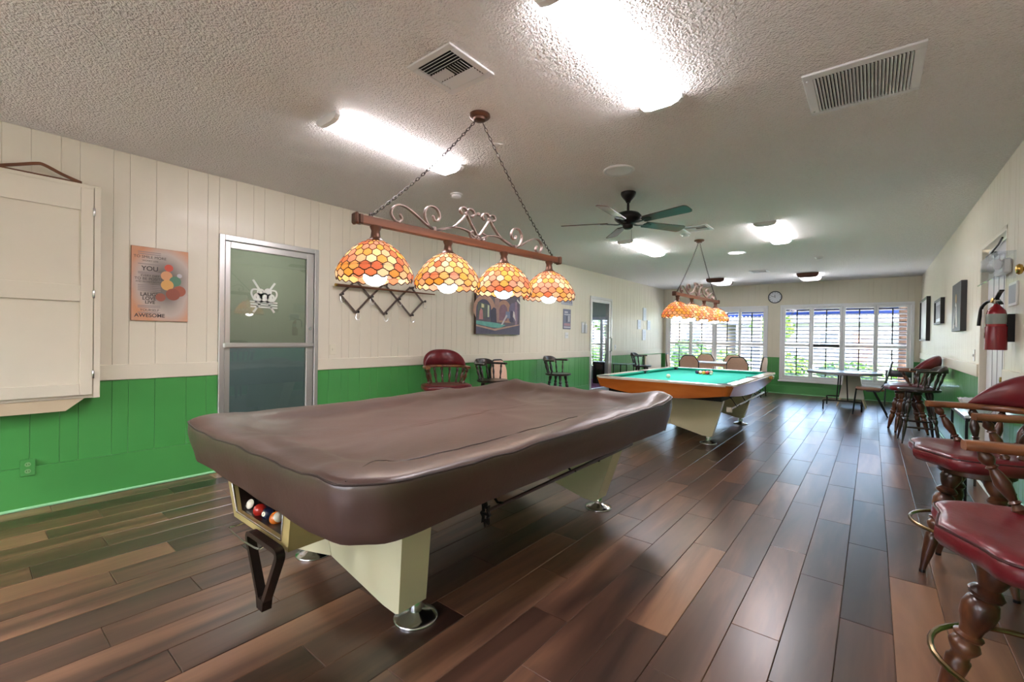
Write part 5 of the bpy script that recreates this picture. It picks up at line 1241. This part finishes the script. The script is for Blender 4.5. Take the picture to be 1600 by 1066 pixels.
def foliage(n, fn, size):
    vv = []; fs = []
    for i in range(n):
        c = fn(); a_ = Vector((random.gauss(0, 1), random.gauss(0, 1), random.gauss(0, 1))).normalized(); b_ = a_.orthogonal().normalized()*size*.5; d_ = a_.cross(b_).normalized()*size
        o = len(vv); vv += [c-d_, c+b_, c+d_, c-b_]; fs.append((o, o+1, o+2, o+3))
    mb = MB(); mb.add(vv, fs); return mb
def shrub(label, x, y, sx, sy, sz, li, n=900, group='shrubs outside the windows', name='shrub'):
    t = thing(name, label, 'shrub', (x, y, -.12), 0, group)
    def fn():
        v = Vector((random.gauss(0, 1), random.gauss(0, 1), random.gauss(0, 1))).normalized()*random.uniform(.75, 1.0)
        return Vector((v.x*sx, v.y*sy, sz*.5+v.z*sz*.5))
    stuff(foliage(n, fn, .09).obj('leaves', LEAF[li], t))
    MB().sphere((0, 0, sz*.5), 1, 12, 8, sc=(sx*.8, sy*.8, sz*.44)).obj('inner_mass', LEAF[2], t, True); MB().cyl((0, 0, 0), (0, 0, sz*.3), .05).obj('stem', BR, t)
shrub('green shrub on lawn outside, left part of right window', -2.6, 19, .9, .6, 1.0, 1); shrub('green shrub outside middle of right window', -.6, 18.5, .9, .6, .75, 0); shrub('green shrub outside right part of right window', 1.4, 19.4, .9, .6, .8, 1)
shrub('leafy shrub outside right part of left window', -4.6, 18, .8, .6, 1.1, 1); shrub('tall shrub outside middle of left window', -6.2, 20, .9, .7, 1.5, 0); shrub('shrub outside left part of left window', -8.2, 19, 1.2, .7, 1.0, 1); shrub('shrub far left outside the left window', -10.5, 21, 1.2, .8, 1.3, 0)
def tree(label, x, y, h_, li):
    t = thing('tree', label, 'tree', (x, y, -.12), 0, 'trees beyond the lawn')
    MB().lathe([(0, .16), (h_*.3, .11), (h_*.6, .06)], (0, 0, 0), (0, 0, 1), 8).obj('trunk', BR, t, True)
    def fn():
        v = Vector((random.gauss(0, 1), random.gauss(0, 1), random.gauss(0, 1))).normalized()*random.uniform(.5, 1); return Vector((v.x*h_*.38, v.y*h_*.38, h_*.68+v.z*h_*.32))
    stuff(foliage(2200, fn, .22).obj('crown', LEAF[li], t))
tree('green tree beyond lawn, seen in left window', -12.5, 26, 4.2, 0); tree('small tree beyond lawn between the houses', -5.5, 36, 3.6, 1); tree('tree beyond lawn toward the right window', 3.0, 34.5, 4.0, 0)
def house(label, x, y, w_, d_, wall, roofc, hgt=2.7):
    t = thing('house', label, 'house', (x, y, -.12), 0, 'low houses across the road')
    MB().box((-w_/2, -d_/2, 0), (w_/2, d_/2, hgt)).obj('walls', wall, t)
    e = .5; mb = MB(); mb.add([(-w_/2-e, -d_/2-e, hgt), (w_/2+e, -d_/2-e, hgt), (w_/2+e, d_/2+e, hgt), (-w_/2-e, d_/2+e, hgt), (-w_/2+d_/2, 0, hgt+1.1), (w_/2-d_/2, 0, hgt+1.1)], [(0, 1, 5, 4), (1, 2, 5), (2, 3, 4, 5), (3, 0, 4), (0, 1, 2, 3)]); mb.obj('roof', roofc, t)
    WG = mat('house_window', (96, 110, 124), .2)
    for k in range(4):
        xx = -w_/2+w_*(k+.5)/4; wf = MB().box((xx-.6, -d_/2-.06, .95), (xx+.6, -d_/2, 2.15), .01).obj('window_frame', WHITE, t); MB().box((xx-.52, -d_/2-.07, 1.03), (xx+.52, -d_/2-.05, 2.07)).obj('pane', WG, wf)
    MB().box((-.5, -d_/2-.05, 0), (.5, -d_/2, 2.1), .01).obj('door', mat('house_door', (150, 110, 96), .5), t)
RF1 = mat('pale_roof', (140, 146, 154), .7, var=.08); RF2 = mat('grey_roof', (112, 120, 130), .7, var=.08); HW1 = mat('grey_stucco', (128, 131, 138), .8); HW2 = mat('cream_stucco', (160, 146, 134), .8)
house('low white house across the road, straight out the right window', -.5, 42, 15, 7, HW1, RF2); house('low cream house across the road, out the left window', -14.5, 38, 11, 7, HW2, RF1); house('low white house far left across the road', -29, 40, 12, 7, HW1, RF2); house('low white house far right across the road', 17, 44, 14, 7, HW2, RF1)
